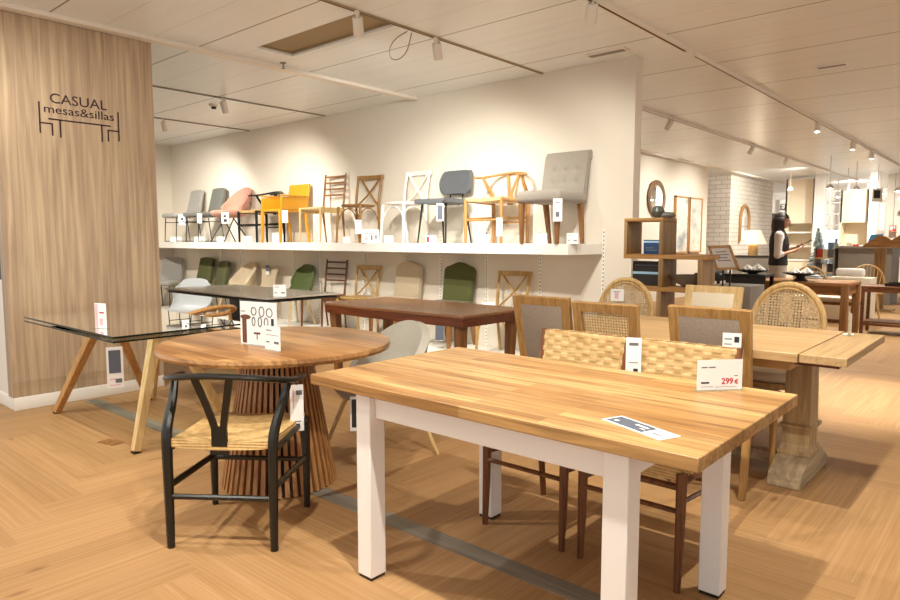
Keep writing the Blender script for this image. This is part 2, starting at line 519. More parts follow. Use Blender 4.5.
struct('trim_2', MB().box((1.712, 4.43, .001), (.085, .155, .004), rot=(0, 0, 12)), M['brown'])

# ceiling with one missing panel
hx0, hx1, hy0, hy1 = 3.46, 3.85, 3.93, 5.35
mb = MB()
for a, b in (((-3, -7), (27, hy0)), ((-3, hy1), (27, 13)), ((-3, hy0), (hx0, hy1)), ((hx1, hy0), (27, hy1))):
    mb.box2((a[0], a[1], CEIL), (b[0], b[1], CEIL+.02))
struct('ceiling', mb, M['ceiling'])
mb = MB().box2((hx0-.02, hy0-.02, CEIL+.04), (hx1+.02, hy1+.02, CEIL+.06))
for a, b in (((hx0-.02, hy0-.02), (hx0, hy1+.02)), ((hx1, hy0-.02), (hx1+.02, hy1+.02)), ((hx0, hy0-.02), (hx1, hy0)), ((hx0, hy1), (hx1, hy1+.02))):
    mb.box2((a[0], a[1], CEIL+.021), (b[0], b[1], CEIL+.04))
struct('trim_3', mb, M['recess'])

# main wall with its slotted uprights
struct('wall_back', MB().box2((5.93, 2.90, 0), (6.07, 12.2, CEIL)), M['wall'])
ups = MB(); slots = MB()
for y in (3.19, 3.93, 4.65, 5.355, 5.915, 6.75, 7.70, 8.305, 9.02, 9.77, 10.4, 11.07):
    ups.box2((5.918, y-.016, .1), (5.9299, y+.016, 1.42))
    for k in range(32):
        for s in (-1, 1):
            if s < 0: slots.box((5.9175, y+s*.0, .14+k*.04), (.002, .009, .017))
struct('trim_4', ups, M['shelf']); struct('trim_5', slots, M['dark'])
struct('wall_left', MB().box2((2.72, 12.05, 0), (5.93, 12.2, CEIL)), M['wall'])
# oak clad partition
w = struct('wall_front', MB().box2((1.55, 5.80, .1), (2.72, 5.92, 2.985)), M['panel'])
struct('wall_side', MB().box2((1.56, 5.921, .1), (2.70, 9.5, 1.0)), M['wall_white'])
struct('trim_6', MB().box2((1.57, 5.921, 1.0), (2.69, 9.5, 2.9)), M['charcoal'])
bb = MB().box2((1.552, 5.795, 0), (2.72, 5.86, .10), .004); bb.box2((1.552, 5.85, 0), (1.60, 9.4, .10), .004)
struct('baseboard_left', bb, M['wall_white'])
struct('trim_7', MB().box2((-1, 5.70, 2.985), (1.2, 5.79, CEIL-.001)).box2((1.2, 5.70, 2.985), (5.9, 5.79, CEIL-.001)), M['trim'])
# mirror wall, brick pillar, far walls
struct('wall_right', MB().box2((6.071, 6.02, 0), (16.25, 6.2, CEIL)), M['wall'])
struct('wall_brick', MB().box2((18.1, 6.1, 0), (21.8, 9.0, CEIL)), M['brick'])
struct('wall_far', MB().box2((26.5, -7, 0), (26.7, 13, CEIL)), M['wall_white'])

# shelf with chamfered right end, platform below
def slab(x0, z0, z1, y_end, ch, mat, name):
    poly = [(5.915, y_end), (x0, y_end+ch), (x0, 12.04), (5.915, 12.04)]
    return MB().prism(poly, z1-z0, Matrix.Translation((0, 0, (z0+z1)/2)))
sh = thing('wall_shelf', 'long white wall shelf at eye level carrying the upper row of chairs', 'shelf', (0, 0, 0))
obj('shelf_board', slab(5.37, 1.165, 1.268, 3.2, .06, None, ''), M['shelf'], sh, bevel=.003)
pf = thing('display_platform', 'low white platform along the wall under the lower row of chairs', 'platform')
obj('platform_body', MB().box2((5.30, 3.2, .0), (5.915, 12.03, .10), .004), M['shelf'], pf)

# wall graphic: CASUAL mesas&sillas with two chairs and a table drawn in line
sg = thing('wall_sign', 'dark line logo CASUAL mesas&sillas with table and chairs on the oak wall', 'sign', (0, 5.7985, 0))
PX = frameM((0, 0, 0), (1, 0, 0), (0, 0, 1))
def sign_text(t, x0, x1, z, size, nm):
    m = text_mb(t, size, Matrix.Translation((x0, 0, z)) @ PX, .001, width=x1-x0)
    obj(nm, m, M['print_dark2'], sg, smooth=0)
M['print_dark2'] = plain('sign_maroon', '3a2426', .5)
sign_text('CASUAL', 1.911, 2.333, 2.366, .108, 'lettering')
sign_text('mesas&sillas', 1.866, 2.385, 2.287, .092, 'lettering')
ln = MB(); t = .011
def seg(x0, z0, x1, z1): ln.box2((min(x0, x1)-t/2, -.001, min(z0, z1)-t/2), (max(x0, x1)+t/2, .001, max(z0, z1)+t/2))
for s, x in ((1, 1.833), (-1, 2.419)):
    seg(x, 2.131, x, 2.358); seg(x, 2.205, x+s*.085, 2.205); seg(x+s*.085, 2.12, x+s*.085, 2.205)
seg(1.898, 2.241, 2.352, 2.241); seg(1.975, 2.112, 1.975, 2.241); seg(2.285, 2.112, 2.285, 2.241)
obj('line_drawing', ln, M['print_dark2'], sg, smooth=0)

# ------------------------------------------------------------------ ceiling fittings
def rail(name, y, x0, x1, label, mat='trim', h=.035, w=.034):
    t = thing(name, label, 'light rail', ((x0+x1)/2, y, CEIL))
    L = x1-x0
    obj('rail_body', MB().box2((-L/2, -w/2, -h), (L/2, w/2, 0)), M[mat], t)
    obj('rail_slot', MB().box2((-L/2+.01, -w*.16, -h-.001), (L/2-.01, w*.16, -h)), M['dark'], t)
    return t
rail('lighting_rail', 3.93, -.5, 5.92, 'thin ceiling track ending at the long white wall, above the chair shelf', 'recess', .012, .03)
rail('lighting_rail', 2.46, 1.5, 6.0, 'ceiling track whose end points at the corner of the long wall', 'trim', .035, .06)
rail('lighting_rail', 2.46, 6.2, 26, 'longest ceiling track on the right, running towards the far shop')
rail('lighting_rail', 3.95, 6.1, 26, 'ceiling track behind the long wall, above the shelving unit')
rail('lighting_rail', 5.80, 6.1, 24, 'white ceiling track running in front of the brick wall')
rail('lighting_rail', 7.5, 2.75, 5.92, 'ceiling track beyond the oak wall, nearer of two', 'grey_paint', .012, .03)
rail('lighting_rail', 9.4, 2.75, 5.92, 'ceiling track beyond the oak wall, farther of two', 'grey_paint', .012, .03)
rail('lighting_rail', .65, -.5, 26, 'ceiling track overhead along the walkway on the right', 'trim', .03, .03)

spot_proto = None
def spot(x, y, aim, watts, label, size=55, fixture=True):
    """a cylinder spotlight on its rail, turned towards aim, with its lamp"""
    global spot_proto
    z = CEIL-.012
    d = (Vector(aim)-Vector((x, y, z-.1))).normalized()
    rz = math.atan2(d.y, d.x); tilt = math.acos(max(-1, min(1, -d.z)))
    t = thing('track_spotlight', label, 'spotlight', (x, y, z), rz, 'track spotlights')
    obj('adapter', MB().box2((-.05, -.016, -.018), (.05, .016, 0), .003).tube([(0, 0, -.018), (0, 0, -.04)], .012), M['trim'], t)
    Q = Matrix.Translation((0, 0, -.035)) @ Matrix.Rotation(-min(tilt, 1.1)*.6, 4, 'Y')
    h = obj('lamp_head', MB().lathe([(.036, 0), (.04, -.008), (.04, -.135), (.034, -.135), (.032, -.105), (0, -.105)], 20, Q), M['trim'], t)
    obj('lamp_lens', MB().lathe([(.031, -.110), (0, -.111)], 16, Q), M['lamp_emit'], h)
    l = bpy.data.lights.new('spot', 'SPOT'); l.energy = watts; l.spot_size = R(size); l.spot_blend = .9; l.shadow_soft_size = .035
    l.color = WARM
    lo = bpy.data.objects.new('spot_lamp', l); C.objects.link(lo)
    p = Vector((x, y, z-.055)) + d*.17
    lo.location = p
    lo.rotation_euler = (Vector(aim)-p).to_track_quat('-Z', 'Y').to_euler()
    return t
#@@SPOTS
WARM = (1, .972, .88)
SP = [  # x, y, aim, watts, label, cone
 (3.42, 3.93, (5.6, 5.9, 1.15), 150, 'white track spotlight beside the missing ceiling panel', 96),
 (4.30, 3.93, (5.8, 4.7, 1.3), 88, 'white track spotlight right of the hanging cable loop', 100),
 (4.33, 2.46, (5.8, 3.7, 1.3), 88, 'white track spotlight at the top edge, right of centre', 95),
 (10.78, 2.46, (9.8, 2.2, .7), 220, 'spotlight nearest on the long right track', 95),
 (13.26, 2.46, (12.6, 2.4, .7), 220, 'second spotlight along the long right track', 95),
 (14.98, 2.46, (14.5, 2.4, .7), 220, 'third spotlight along the long right track', 95),
 (9.20, 3.95, (9.6, 5.9, 1.4), 190, 'track spotlight high above the wooden shelving unit', 100),
 (12.80, 3.95, (13.2, 6, 1.4), 190, 'track spotlight above the round wall mirror, nearer of two', 100),
 (15.00, 3.95, (15, 5.9, 1.4), 190, 'track spotlight left of the long right track, above the brick wall', 100),
 (4.37, 7.5, (5.8, 8.3, 1.25), 112, 'pale spotlight beyond the oak wall, nearer of two', 105),
 (4.54, 9.4, (5.8, 10.6, 1.25), 112, 'pale spotlight beyond the oak wall, close to its edge', 105),
]
for x, y, aim, w_, lab, cone in SP: spot(x, y, aim, w_, lab, cone)
def lamp(x, y, aim, watts, cone=60, soft=.028, z=CEIL-.12, col=WARM):
    l = bpy.data.lights.new('spot', 'SPOT'); l.energy = watts; l.spot_size = R(cone); l.spot_blend = .9; l.shadow_soft_size = soft; l.color = col
    o = bpy.data.objects.new('spot_lamp', l); C.objects.link(o); o.location = (x, y, z)
    o.rotation_euler = (Vector(aim)-Vector((x, y, z))).to_track_quat('-Z', 'Y').to_euler()
# lamps of the tracks over the camera and out of view, plus added fills without fixtures
for x, y, aim, w_, cone in (
    (1.18, .68, (1.75, 1.05, .3), 235, 100), (1.22, 1.91, (1.9, 1.75, .3), 120, 95), (2.85, .63, (3.5, .9, .5), 165, 100),
    (.6, 3.93, (1.4, 3.2, .5), 130, 105), (2.2, 3.93, (2.1, 4.6, .5), 110, 100), (.9, 4.6, (2.0, 5.8, 1.1), 115, 110),
    (4.4, .65, (4.7, .9, .3), 110, 90), (6.2, .65, (6.3, 1.05, 0), 650, 50), (-.6, .9, (-.2, 1.6, 0), 70, 90),
    (-.2, 2.6, (.4, 3.2, 0), 85, 95), (-.2, 4.4, (.6, 4.8, 0), 80, 110),
    (3.9, 2.46, (5.5, 2.4, 1.15), 45, 50), (3.0, 3.93, (5.8, 5.6, .3), 200, 75), (3.1, 2.46, (5.8, 4.3, .3), 150, 65), (3.0, 7.5, (5.8, 8.6, .3), 230, 90), (3.0, 9.4, (5.8, 10.8, .3), 230, 90),  # fill lamps added to brighten the shelving unit and the lower chair row
    (8.6, .65, (8.8, .8, .2), 180, 110), (11, .65, (11, 1.2, .2), 180, 120), (17.5, 3.95, (18.5, 6.1, 1.4), 300, 110), (18.2, 2.46, (20, 3.4, .9), 420, 110),
    (22.0, 3.95, (24.5, 4.6, 1.2), 600, 130), (21, .65, (24, 1.2, 1), 500, 140), (15, 4.6, (16.6, 4.9, .5), 180, 90)):
    lamp(x, y, aim, w_, cone)
#@@ENDSPOTS

v = thing('air_vent', 'small rectangular air grille in the ceiling beside the wall corner', 'vent', (5.66, 3.06, CEIL))
obj('frame', MB().box2((-.06, -.2, -.012), (.06, .2, 0), .004), M['trim'], v)
obj('grille', MB().box2((-.035, -.175, -.014), (.035, .175, -.011)), M['grey_paint'], v)
v = thing('air_vent', 'oblong grey air grille in the ceiling at upper right', 'vent', (7.55, 1.62, CEIL))
obj('frame', MB().box2((-.045, -.14, -.010), (.045, .14, 0), .004), M['ceiling'], v)
obj('grille', MB().box2((-.028, -.12, -.012), (.028, .12, -.009)), M['grey_paint'], v)
cb = MB().tube(cat_rom([(3.95, 3.93, CEIL-.03), (3.86, 3.97, CEIL-.1), (3.82, 4.0, CEIL-.18), (3.86, 4.03, CEIL-.24), (3.93, 4.02, CEIL-.24), (3.99, 3.98, CEIL-.17), (4.0, 3.93, CEIL-.03)], 6), .004, 6)
tag(obj('cable_loop', cb, M['grey_paint']), 'thin cable loop hanging from the ceiling track beside the missing panel', 'cable')
sd = thing('smoke_detector', 'small round detector on the pale ceiling beyond the oak wall', 'detector', (4.51, 7.96, CEIL))
obj('base', MB().lathe([(.06, 0), (.06, -.015), (.05, -.03)], 18), M['trim'], sd); obj('sensor', MB().lathe([(.03, -.03), (.03, -.055), (.0, -.06)], 14), M['dark'], sd)
sk = thing('sprinkler_head', 'tiny dark sprinkler head under the long left ceiling track', 'sprinkler', (3.92, 5.60, CEIL))
obj('stem', MB().lathe([(.03, 0), (.03, -.006), (.008, -.008), (.008, -.05), (.022, -.055), (.0, -.058)], 12), M['grey_paint'], sk)

# ================================================================== TABLES
# white table with butcher-block top
cx, cy = 2.05, 1.368
T1 = thing('dining_table', 'large dining table with honey oak plank top and thick white legs in front', 'table', (cx, cy, 0))
obj('tabletop', MB().box((0, 0, .755), (.905, 1.556, .04)), M['top_white'], T1, bevel=.003)
for sx, x in ((-1, 1.6755), (1, 2.4275)):
    for y in (1.878, .832):
        o = obj('leg', MB().box2((x-.0385-cx, y-.0385-cy, .012), (x+.0385-cx, y+.0385-cy, .734)), M['white_leg'], T1, bevel=.003)
        obj('foot_pad', MB().box2((x-.035-cx, y-.035-cy, 0), (x+.035-cx, y+.035-cy, .012)), M['black_metal'], o)
for s in (-1, 1):
    obj('apron', MB().box((s*.375, -.013, .686), (.024, .965, .095)), M['white_leg'], T1, bevel=.002)
for y in (1.878, .832):
    obj('apron', MB().box((0, y-cy, .686), (.67, .024, .095)), M['white_leg'], T1, bevel=.002)

# extending table with pedestals
T2 = thing('extending_table', 'pale oak extending table on turned pedestal feet behind the white table', 'table', (3.945, 1.72, 0))
obj('tabletop', MB().box2((-.515, -.90, .725), (.515, .56, .77)), M['top_ext'], T2, bevel=.003)
obj('extension_leaf', MB().box2((-.505, -1.105, .727), (.505, -.905, .768)), M['top_leaf'], T2, bevel=.003)
obj('apron', MB().box2((-.40, -.84, .665), (.40, .50, .724)), M['oak_y'], T2)
for q in (-.3, .3): obj('leaf_rail', MB().box2((q-.02, -1.04, .685), (q+.02, -.842, .726)), M['reddish'], T2)
def pedestal(y):
    prof = [(-.29, 0), (.29, 0), (.29, .06), (.27, .075), (.17, .125), (.15, .135), (-.15, .135), (-.17, .125), (-.27, .075), (-.29, .06)]
    mb = MB().prism(prof, .165, Matrix.Translation((.075, y, 0)) @ Matrix.Rotation(PI/2, 4, 'X'))
    f = obj('pedestal_foot', mb, M['weathered_x'], T2, bevel=.006)
    c = MB()
    def ring(z, wx, wy): return [(q*wx/2+.075, y+e*wy/2, z) for q, e in ((-1, -1), (1, -1), (1, 1), (-1, 1))]
    st = [(.135, .24, .17), (.155, .24, .17), (.16, .215, .155), (.18, .20, .145), (.19, .185, .14), (.275, .185, .14), (.28, .215, .17), (.298, .215, .17), (.304, .18, .14), (.665, .15, .125)]
    vs = [p for z, a, b in st for p in ring(z, a, b)]
    fs = [(3, 2, 1, 0)]+[(i*4+k, i*4+(k+1) % 4, (i+1)*4+(k+1) % 4, (i+1)*4+k) for i in range(len(st)-1) for k in range(4)]+[tuple(len(st)*4-4+k for k in range(4))]
    obj('pedestal_column', c.add(vs, fs), M['weathered'], T2, smooth=0, bevel=.003)
pedestal(-.79); pedestal(.38)
obj('stretcher', MB().box2((.025, -.71, .05), (.085, .30, .11)), M['weathered_x'], T2)

# round table on slatted cone
T3 = thing('round_table', 'round walnut dining table on a flared base of vertical slats', 'table', (2.045, 3.035, 0))
obj('tabletop', MB().lathe([(0, .728), (.586, .728), (.602, .733), (.608, .748), (.604, .764), (.596, .768), (0, .768)], 96), M['top_round'], T3, smooth=30)
b = obj('base_core', MB().lathe([(.273, .0), (.273, .012), (.263, .02), (.148, .70), (.145, .727), (0, .727)], 40), M['gap'], T3)
nsl = 46
for k in range(nsl):
    q = 2*PI*k/nsl; c, s = math.cos(q), math.sin(q)
    obj('base_slat', MB().bar((.288*c, .288*s, .006), (.165*c, .165*s, .726), .0235, .034, (c, s, 0), .0135, .03), M['slat_wood'], T3)

# dark-brown boat-shaped table near the wall
T4 = thing('dining_table', 'reddish brown table with gently bowed edges in front of the chair shelf', 'table', (3.945, 3.80, 0))
def boat(w, L, bw, bl, n=14):
    p = []
    for i in range(n): t = i/n*2-1; p.append((-w/2-bw*(1-t*t), -L/2+L*(i/n)))
    for i in range(n): t = i/n*2-1; p.append((-w/2+w*(i/n), L/2+bl*(1-t*t)))
    for i in range(n): t = i/n*2-1; p.append((w/2+bw*(1-t*t), L/2-L*(i/n)))
    for i in range(n): t = i/n*2-1; p.append((w/2-w*(i/n), -L/2-bl*(1-t*t)))
    return p
obj('tabletop', MB().prism(boat(.74, 1.56, .035, .02), .022, Matrix.Translation((0, 0, .759))), M['top_walnut'], T4, bevel=.004)
obj('edge_band', MB().prism(boat(.735, 1.555, .035, .02), .062, Matrix.Translation((0, 0, .716))), M['reddish'], T4)
for sx in (-1, 1):
    for sy in (-1, 1):
        obj('leg', MB().bar((sx*.29, sy*.69, .0), (sx*.31, sy*.71, .685), .05, .05, (1, 0, 0), .075, .075), M['brown'], T4, bevel=.006)

# clear glass table with splayed oak legs
T5 = thing('glass_table', 'clear glass extending table on splayed oak legs beside the oak wall', 'table', (1.975, 4.66, 0))
g = MB().box2((-.43, -.76, .748), (.43, .76, .76)); obj('glass_top', g, M['glass'], T5)
obj('glass_leaf', MB().box2((-.43, -.76, .722), (.43, .76, .733)), M['glass'], T5)
e = MB()
for z0, z1 in ((.7485, .7595), (.7225, .7325)):
    e.box2((-.431, -.761, z0), (.431, -.7595, z1)).box2((-.431, .7595, z0), (.431, .761, z1)).box2((-.431, -.761, z0), (-.4295, .761, z1)).box2((.4295, -.761, z0), (.431, .761, z1))
obj('glass_edge', e, M['glass_edge'], T5)
for (fx, fy), (tx, ty), mm in (((1.724, 4.09), (1.90, 4.15), 'oak_light'), ((2.42, 4.22), (2.06, 4.2), 'oak_light'), ((1.747, 5.50), (1.92, 5.1), 'oak'), ((2.39, 5.39), (2.05, 5.12), 'oak')):
    fx -= 1.975; tx -= 1.975; fy -= 4.66; ty -= 4.66
    o = obj('leg', MB().bar((fx, fy, .012), (tx, ty, .70), .050, .045, (1, 0, 0), .072, .06), M[mm], T5, bevel=.004)
    obj('foot_pad', MB().box((fx, fy, .006), (.045, .045, .012)), M['black_metal'], o)
obj('cross_frame', MB().box((0, .0, .708), (.22, 1.1, .026)), M['oak'], T5)

# dark glass table behind
T6 = thing('glass_table', 'dark smoked glass topped table behind the round table', 'table', (3.96, 6.40, 0))
obj('glass_top', MB().box2((-.44, -1.02, .745), (.44, 1.0, .76)), M['smoked'], T6, bevel=.002)
obj('lower_leaf', MB().box2((-.42, -1.0, .715), (.42, .98, .732)), M['black_metal'], T6)
obj('pedestal', MB().box((0, 0, .36), (.16, .5, .66), .006), M['black_metal'], T6)
obj('base_plate', MB().box((0, 0, .015), (.5, .9, .03), .004), M['black_metal'], T6)
obj('rail', MB().box((0, 0, .70), (.3, 1.2, .03)), M['black_metal'], T6)

# ================================================================== CHAIRS (front = local +x, left = +y)
def wishbone(label, fm, seatm, group=None):
    t = thing('wishbone_chair', label, 'chair', group=group)
    for s in (-1, 1):
        pts = cat_rom([(-.235, s*.225, .0), (-.235, s*.226, .25), (-.232, s*.228, .44), (-.215, s*.232, .52), (-.13, s*.245, .63), (-.085, s*.255, .705)], 5)
        n = len(pts)
        obj('leg', MB().tube(pts, [.0165+.006*math.sin(PI*min(1, i/(n*.9))) for i in range(n)], 10), fm, t)
        obj('leg', MB().tube([(.235, s*.232, 0), (.235, s*.232, .2), (.235, s*.232, .40), (.235, s*.232, .455)], [.015, .019, .021, .018], 10), fm, t)
        obj('side_stretcher', MB().tube([(-.235, s*.226, .27), (.235, s*.232, .25)], .013, 8, flat=(1.3, .7)), fm, t)
        obj('seat_rail', MB().tube([(-.232, s*.227, .425), (.235, s*.232, .44)], .014, 8), fm, t)
    obj('rear_stretcher', MB().tube([(-.235, -.226, .225), (-.235, .226, .225)], .012, 8), fm, t)
    obj('front_stretcher', MB().tube([(.235, -.232, .24), (.235, .232, .24)], .012, 8), fm, t)
    arc = [(-.30+.0*0, 0, .755)]
    pts = []
    for i in range(25):
        q = PI*.5+PI*(i/24)*1.0
        yy = -math.cos(q-PI/2)*1.0
        pts.append((-.02-.27*math.sin((i/24)*PI)**.85, -.285*math.cos((i/24)*PI), .70+.055*math.sin((i/24)*PI)**1.5))
    pts = [(.03, -.28, .697)]+pts+[(.03, .28, .697)]
    obj('arm_rail', MB().tube(pts, .0165, 10, flat=(.85, 1.15), up=(0, 0, 1)), fm, t)
    # Y splat
    y = MB()
    for s in (-1, 1):
        y.surf(lambda u, v, s=s: (-.232-.058*u**1.2, s*(.018+.055*u**1.1)+(v-.5)*.030, .52+.225*u), 8, 1, .011)
    y.surf(lambda u, v: (-.228-.004*u, (v-.5)*(.07-.004*u), .41+.12*u), 3, 1, .012)
    obj('splat', y, fm, t)
    obj('seat', MB().surf(lambda u, v: (-.235+.47*u, (v-.5)*(.43+.03*u), .438+.012*(abs(2*v-1)**2)+.008*(2*u-1)**2), 10, 10, .034), seatm, t)
    return t

def crossback(label, fm, seatm, group=None):
    t = thing('crossback_chair', label, 'chair', group=group)
    for s in (-1, 1):
        pts = cat_rom([(-.225, s*.165, 0), (-.205, s*.175, .25), (-.19, s*.182, .45), (-.205, s*.185, .62), (-.255, s*.19, .86)], 4)
        obj('leg', MB().tube(pts, .0165, 8), fm, t)
        obj('leg', MB().tube([(.20, s*.19, 0), (.185, s*.182, .25), (.17, s*.175, .45)], [.014, .017, .02], 8), fm, t)
        obj('brace', MB().tube(cat_rom([(.188, s*.183, .22), (.12, s*.16, .38), (.0, s*.165, .43), (-.12, s*.17, .39), (-.20, s*.178, .25)], 4), .008, 6), fm, t)
    obj('brace', MB().tube(cat_rom([(.188, -.183, .22), (.17, -.13, .36), (.165, 0, .43), (.17, .13, .36), (.188, .183, .22)], 5), .008, 6), fm, t)
    obj('top_rail', MB().surf(lambda u, v: (-.248-.035*math.sin(PI*v)-.01*u, (v-.5)*.42, .815+.05*u), 1, 10, .02), fm, t)
    for s in (-1, 1):
        obj('cross_bar', MB().tube(cat_rom([(-.195, -s*.175, .47), (-.24, -s*.0, .64), (-.26, s*.15, .82)], 5), .0145, 6, flat=(.7, 1.25)), fm, t)
    obj('seat', MB().lathe([(0, .448), (.19, .448), (.21, .455), (.215, .468), (.205, .478), (0, .47)], 28, Matrix.Diagonal((1, 1.0, 1, 1))), seatm, t)
    return t

def ladder(label, fm, backm, seatm, group=None):
    t = thing('ladderback_chair', label, 'chair', group=group)
    for s in (-1, 1):
        obj('leg', MB().tube(cat_rom([(-.235, s*.18, 0), (-.205, s*.19, .28), (-.20, s*.195, .45), (-.26, s*.20, .93)], 4), [.013]*4+[.017]*5+[.015]*3+[.013], 8), backm, t)
        obj('leg', MB().tube([(.22, s*.20, 0), (.205, s*.2, .42), (.205, s*.2, .46)], [.013, .019, .018], 8), fm, t)
        obj('seat_rail', MB().bar((-.20, s*.195, .415), (.205, s*.2, .415), .02, .05), fm, t)
    for k in range(4):
        z = .645+.083*k; x = -.20-.055*(z-.45)/.45
        obj('back_slat', MB().surf(lambda u, v, x=x, z=z: (x-.018*math.sin(PI*v), (v-.5)*.395, z+.024*(u-.5)*2*.5), 1, 8, .014), backm, t)
    obj('seat', MB().box((0, 0, .448), (.42, .42, .03), .012), seatm or fm, t)
    return t

def sled_chair(label, fab, group=None, seat_h=.46):
    t = thing('upholstered_chair', label, 'chair', group=group)
    obj('seat', MB().box((.02, 0, seat_h-.02), (.46, .44, .075), .03, 3), fab, t)
    obj('backrest', MB().surf(lambda u, v: (-.20-.10*u-.02*math.sin(PI*v), (v-.5)*(.42-.04*u), seat_h-.01+.44*u-.02*u*(2*v-1)**4), 8, 8, .055), fab, t, bevel=.012)
    for s in (-1, 1):
        obj('sled_leg', MB().tube([(.19, s*.19, seat_h-.06), (.21, s*.20, .012), (-.24, s*.20, .012), (-.19, s*.19, seat_h-.06)], .009, 8), M['black_metal'], t)
        obj('side_bar', MB().tube([(.2, s*.192, seat_h-.13), (-.2, s*.192, seat_h-.13)], .007, 6), M['black_metal'], t)
    return t

def shell_surface(prof):
    """prof: rows (x, z, half width, side lift, side forward) from the seat front to the top of the back"""
    n = len(prof)-1
    def f(u, v):
        q = u*n; i = min(int(q), n-1); w = q-i
        p = [prof[max(0, min(n, i+k))] for k in (-1, 0, 1, 2)]
        val = [.5*((2*p[1][j])+(p[2][j]-p[0][j])*w+(2*p[0][j]-5*p[1][j]+4*p[2][j]-p[3][j])*w*w+(3*p[1][j]-p[0][j]-3*p[2][j]+p[3][j])*w**3) for j in range(5)]
        s = 2*v-1
        return (val[0]+val[4]*abs(s)**2.2, val[2]*math.sin(s*PI/2)*.95+val[2]*s*.05, val[1]+val[3]*abs(s)**2.4)
    return f

def shell_chair(label, fab, prof, legm, thick=.03, group=None, cat='chair', legs='splay', h=.42, name='shell_chair', spread=.22):
    t = thing(name, label, cat, group=group)
    obj('shell', MB().surf(shell_surface(prof), 20, 16, thick), fab, t, smooth=60)
    if legs == 'splay':
        for sx in (-1, 1):
            for sy in (-1, 1):
                obj('leg', MB().tube([(sx*spread, sy*spread, 0), (sx*spread*.55, sy*spread*.6, h)], [.010, .018], 8), legm, t)
        obj('underframe', MB().bar((-.13, -.13, h-.01), (.13, .13, h-.01), .03, .03).bar((.13, -.13, h-.01), (-.13, .13, h-.01), .03, .03), legm, t)
    elif legs == 'cross':
        for s in (-1, 1):
            obj('leg', MB().tube([(.21, s*.21, 0), (-.05, s*.12, h)], .009, 8), legm, t)
            obj('leg', MB().tube([(-.23, s*.21, 0), (.05, s*.12, h)], .009, 8), legm, t)
    return t

BUCKET = [(.24, .43, .20, .0, 0), (.20, .46, .22, .02, 0), (.05, .445, .24, .07, 0), (-.12, .44, .25, .17, .03), (-.20, .50, .265, .20, .12), (-.235, .62, .27, .10, .19), (-.26, .74, .25, -.02, .16), (-.275, .82, .19, -.06, .08)]
TUB = [(.25, .45, .22, .0, 0), (.22, .475, .23, .01, 0), (.05, .46, .24, .04, 0), (-.12, .455, .25, .10, .02), (-.20, .50, .25, .14, .12), (-.24, .62, .25, .10, .20), (-.27, .75, .23, -.02, .16), (-.285, .86, .15, -.08, .06)]
PLASTIC = [(.22, .42, .20, -.01, 0), (.19, .45, .21, .01, 0), (.03, .435, .22, .05, 0), (-.13, .435, .23, .12, .02), (-.19, .49, .24, .14, .08), (-.22, .62, .235, .05, .10), (-.245, .74, .21, -.02, .07), (-.26, .82, .16, -.06, .03)]

def tub_chair(label, fab, legm, top=.86, arm=.46, legs='cross', name='tub_chair', r=.265, seat_top=.475, h=.43, spread=.235, wrap=88, thick=.05):
    """round-backed tub: one wrapped back that falls towards the front of a padded seat"""
    t = thing(name, label, 'chair')
    def bk(u, v):
        q = (v-.5)*2*R(wrap)
        k = max(0, math.cos(q*.86))**1.1
        zt = arm+(top-arm)*k
        z = h-.02+(zt-h+.02)*u
        rr = r*(.80+.20*min(1, u*2.2))+.045*u*u*k
        return (-.015-rr*math.cos(q), rr*math.sin(q), z)
    obj('backrest', MB().surf(bk, 12, 32, thick), fab, t, smooth=70, bevel=.008)
    obj('seat', MB().lathe([(0, h-.06), (.15, h-.055), (.225, h-.03), (.258, h+.01), (.255, seat_top-.01), (.22, seat_top+.012), (0, seat_top+.018)], 36, Matrix.Translation((.02, 0, 0)) @ Matrix.Diagonal((1.02, .97, 1, 1))), fab, t, smooth=70)
    if legs == 'splay':
        for sx in (-1, 1):
            for sy in (-1, 1):
                obj('leg', MB().tube([(sx*spread, sy*spread, 0), (sx*spread*.5, sy*spread*.55, h-.02)], [.010, .018], 8), legm, t)
    else:
        for s in (-1, 1):
            obj('leg', MB().tube([(.22, s*.20, 0), (-.02, s*.13, h-.02)], .010, 8), legm, t)
            obj('leg', MB().tube([(-.22, s*.20, 0), (.04, s*.13, h-.02)], .010, 8), legm, t)
    return t

def mid_chair(label):
    t = thing('dining_chair', label, 'chair')
    obj('seat', MB().surf(shell_surface([(.25, .43, .19, .0, 0), (.22, .465, .225, 0, 0), (.0, .455, .23, .012, 0), (-.16, .455, .21, .02, 0), (-.22, .47, .16, .02, 0)]), 14, 12, .05), M['slate_f'], t, smooth=60)
    obj('backrest', MB().surf(shell_surface([(-.225, .56, .16, 0, .0), (-.235, .59, .205, 0, .03), (-.25, .69, .22, 0, .05), (-.27, .79, .21, -.01, .04), (-.275, .83, .17, -.01, .02)]), 12, 12, .04), M['slate_f'], t, smooth=60)
    for s in (-1, 1):
        obj('leg', MB().tube([(.22, s*.20, 0), (.17, s*.17, .435)], [.009, .014], 8), M['black_metal'], t)
        obj('leg', MB().tube([(-.25, s*.20, 0), (-.18, s*.17, .435)], [.009, .014], 8), M['black_metal'], t)
        obj('back_post', MB().tube([(-.15, s*.09, .43), (-.225, s*.09, .47), (-.255, s*.09, .66)], .009, 6), M['black_metal'], t)
    return t

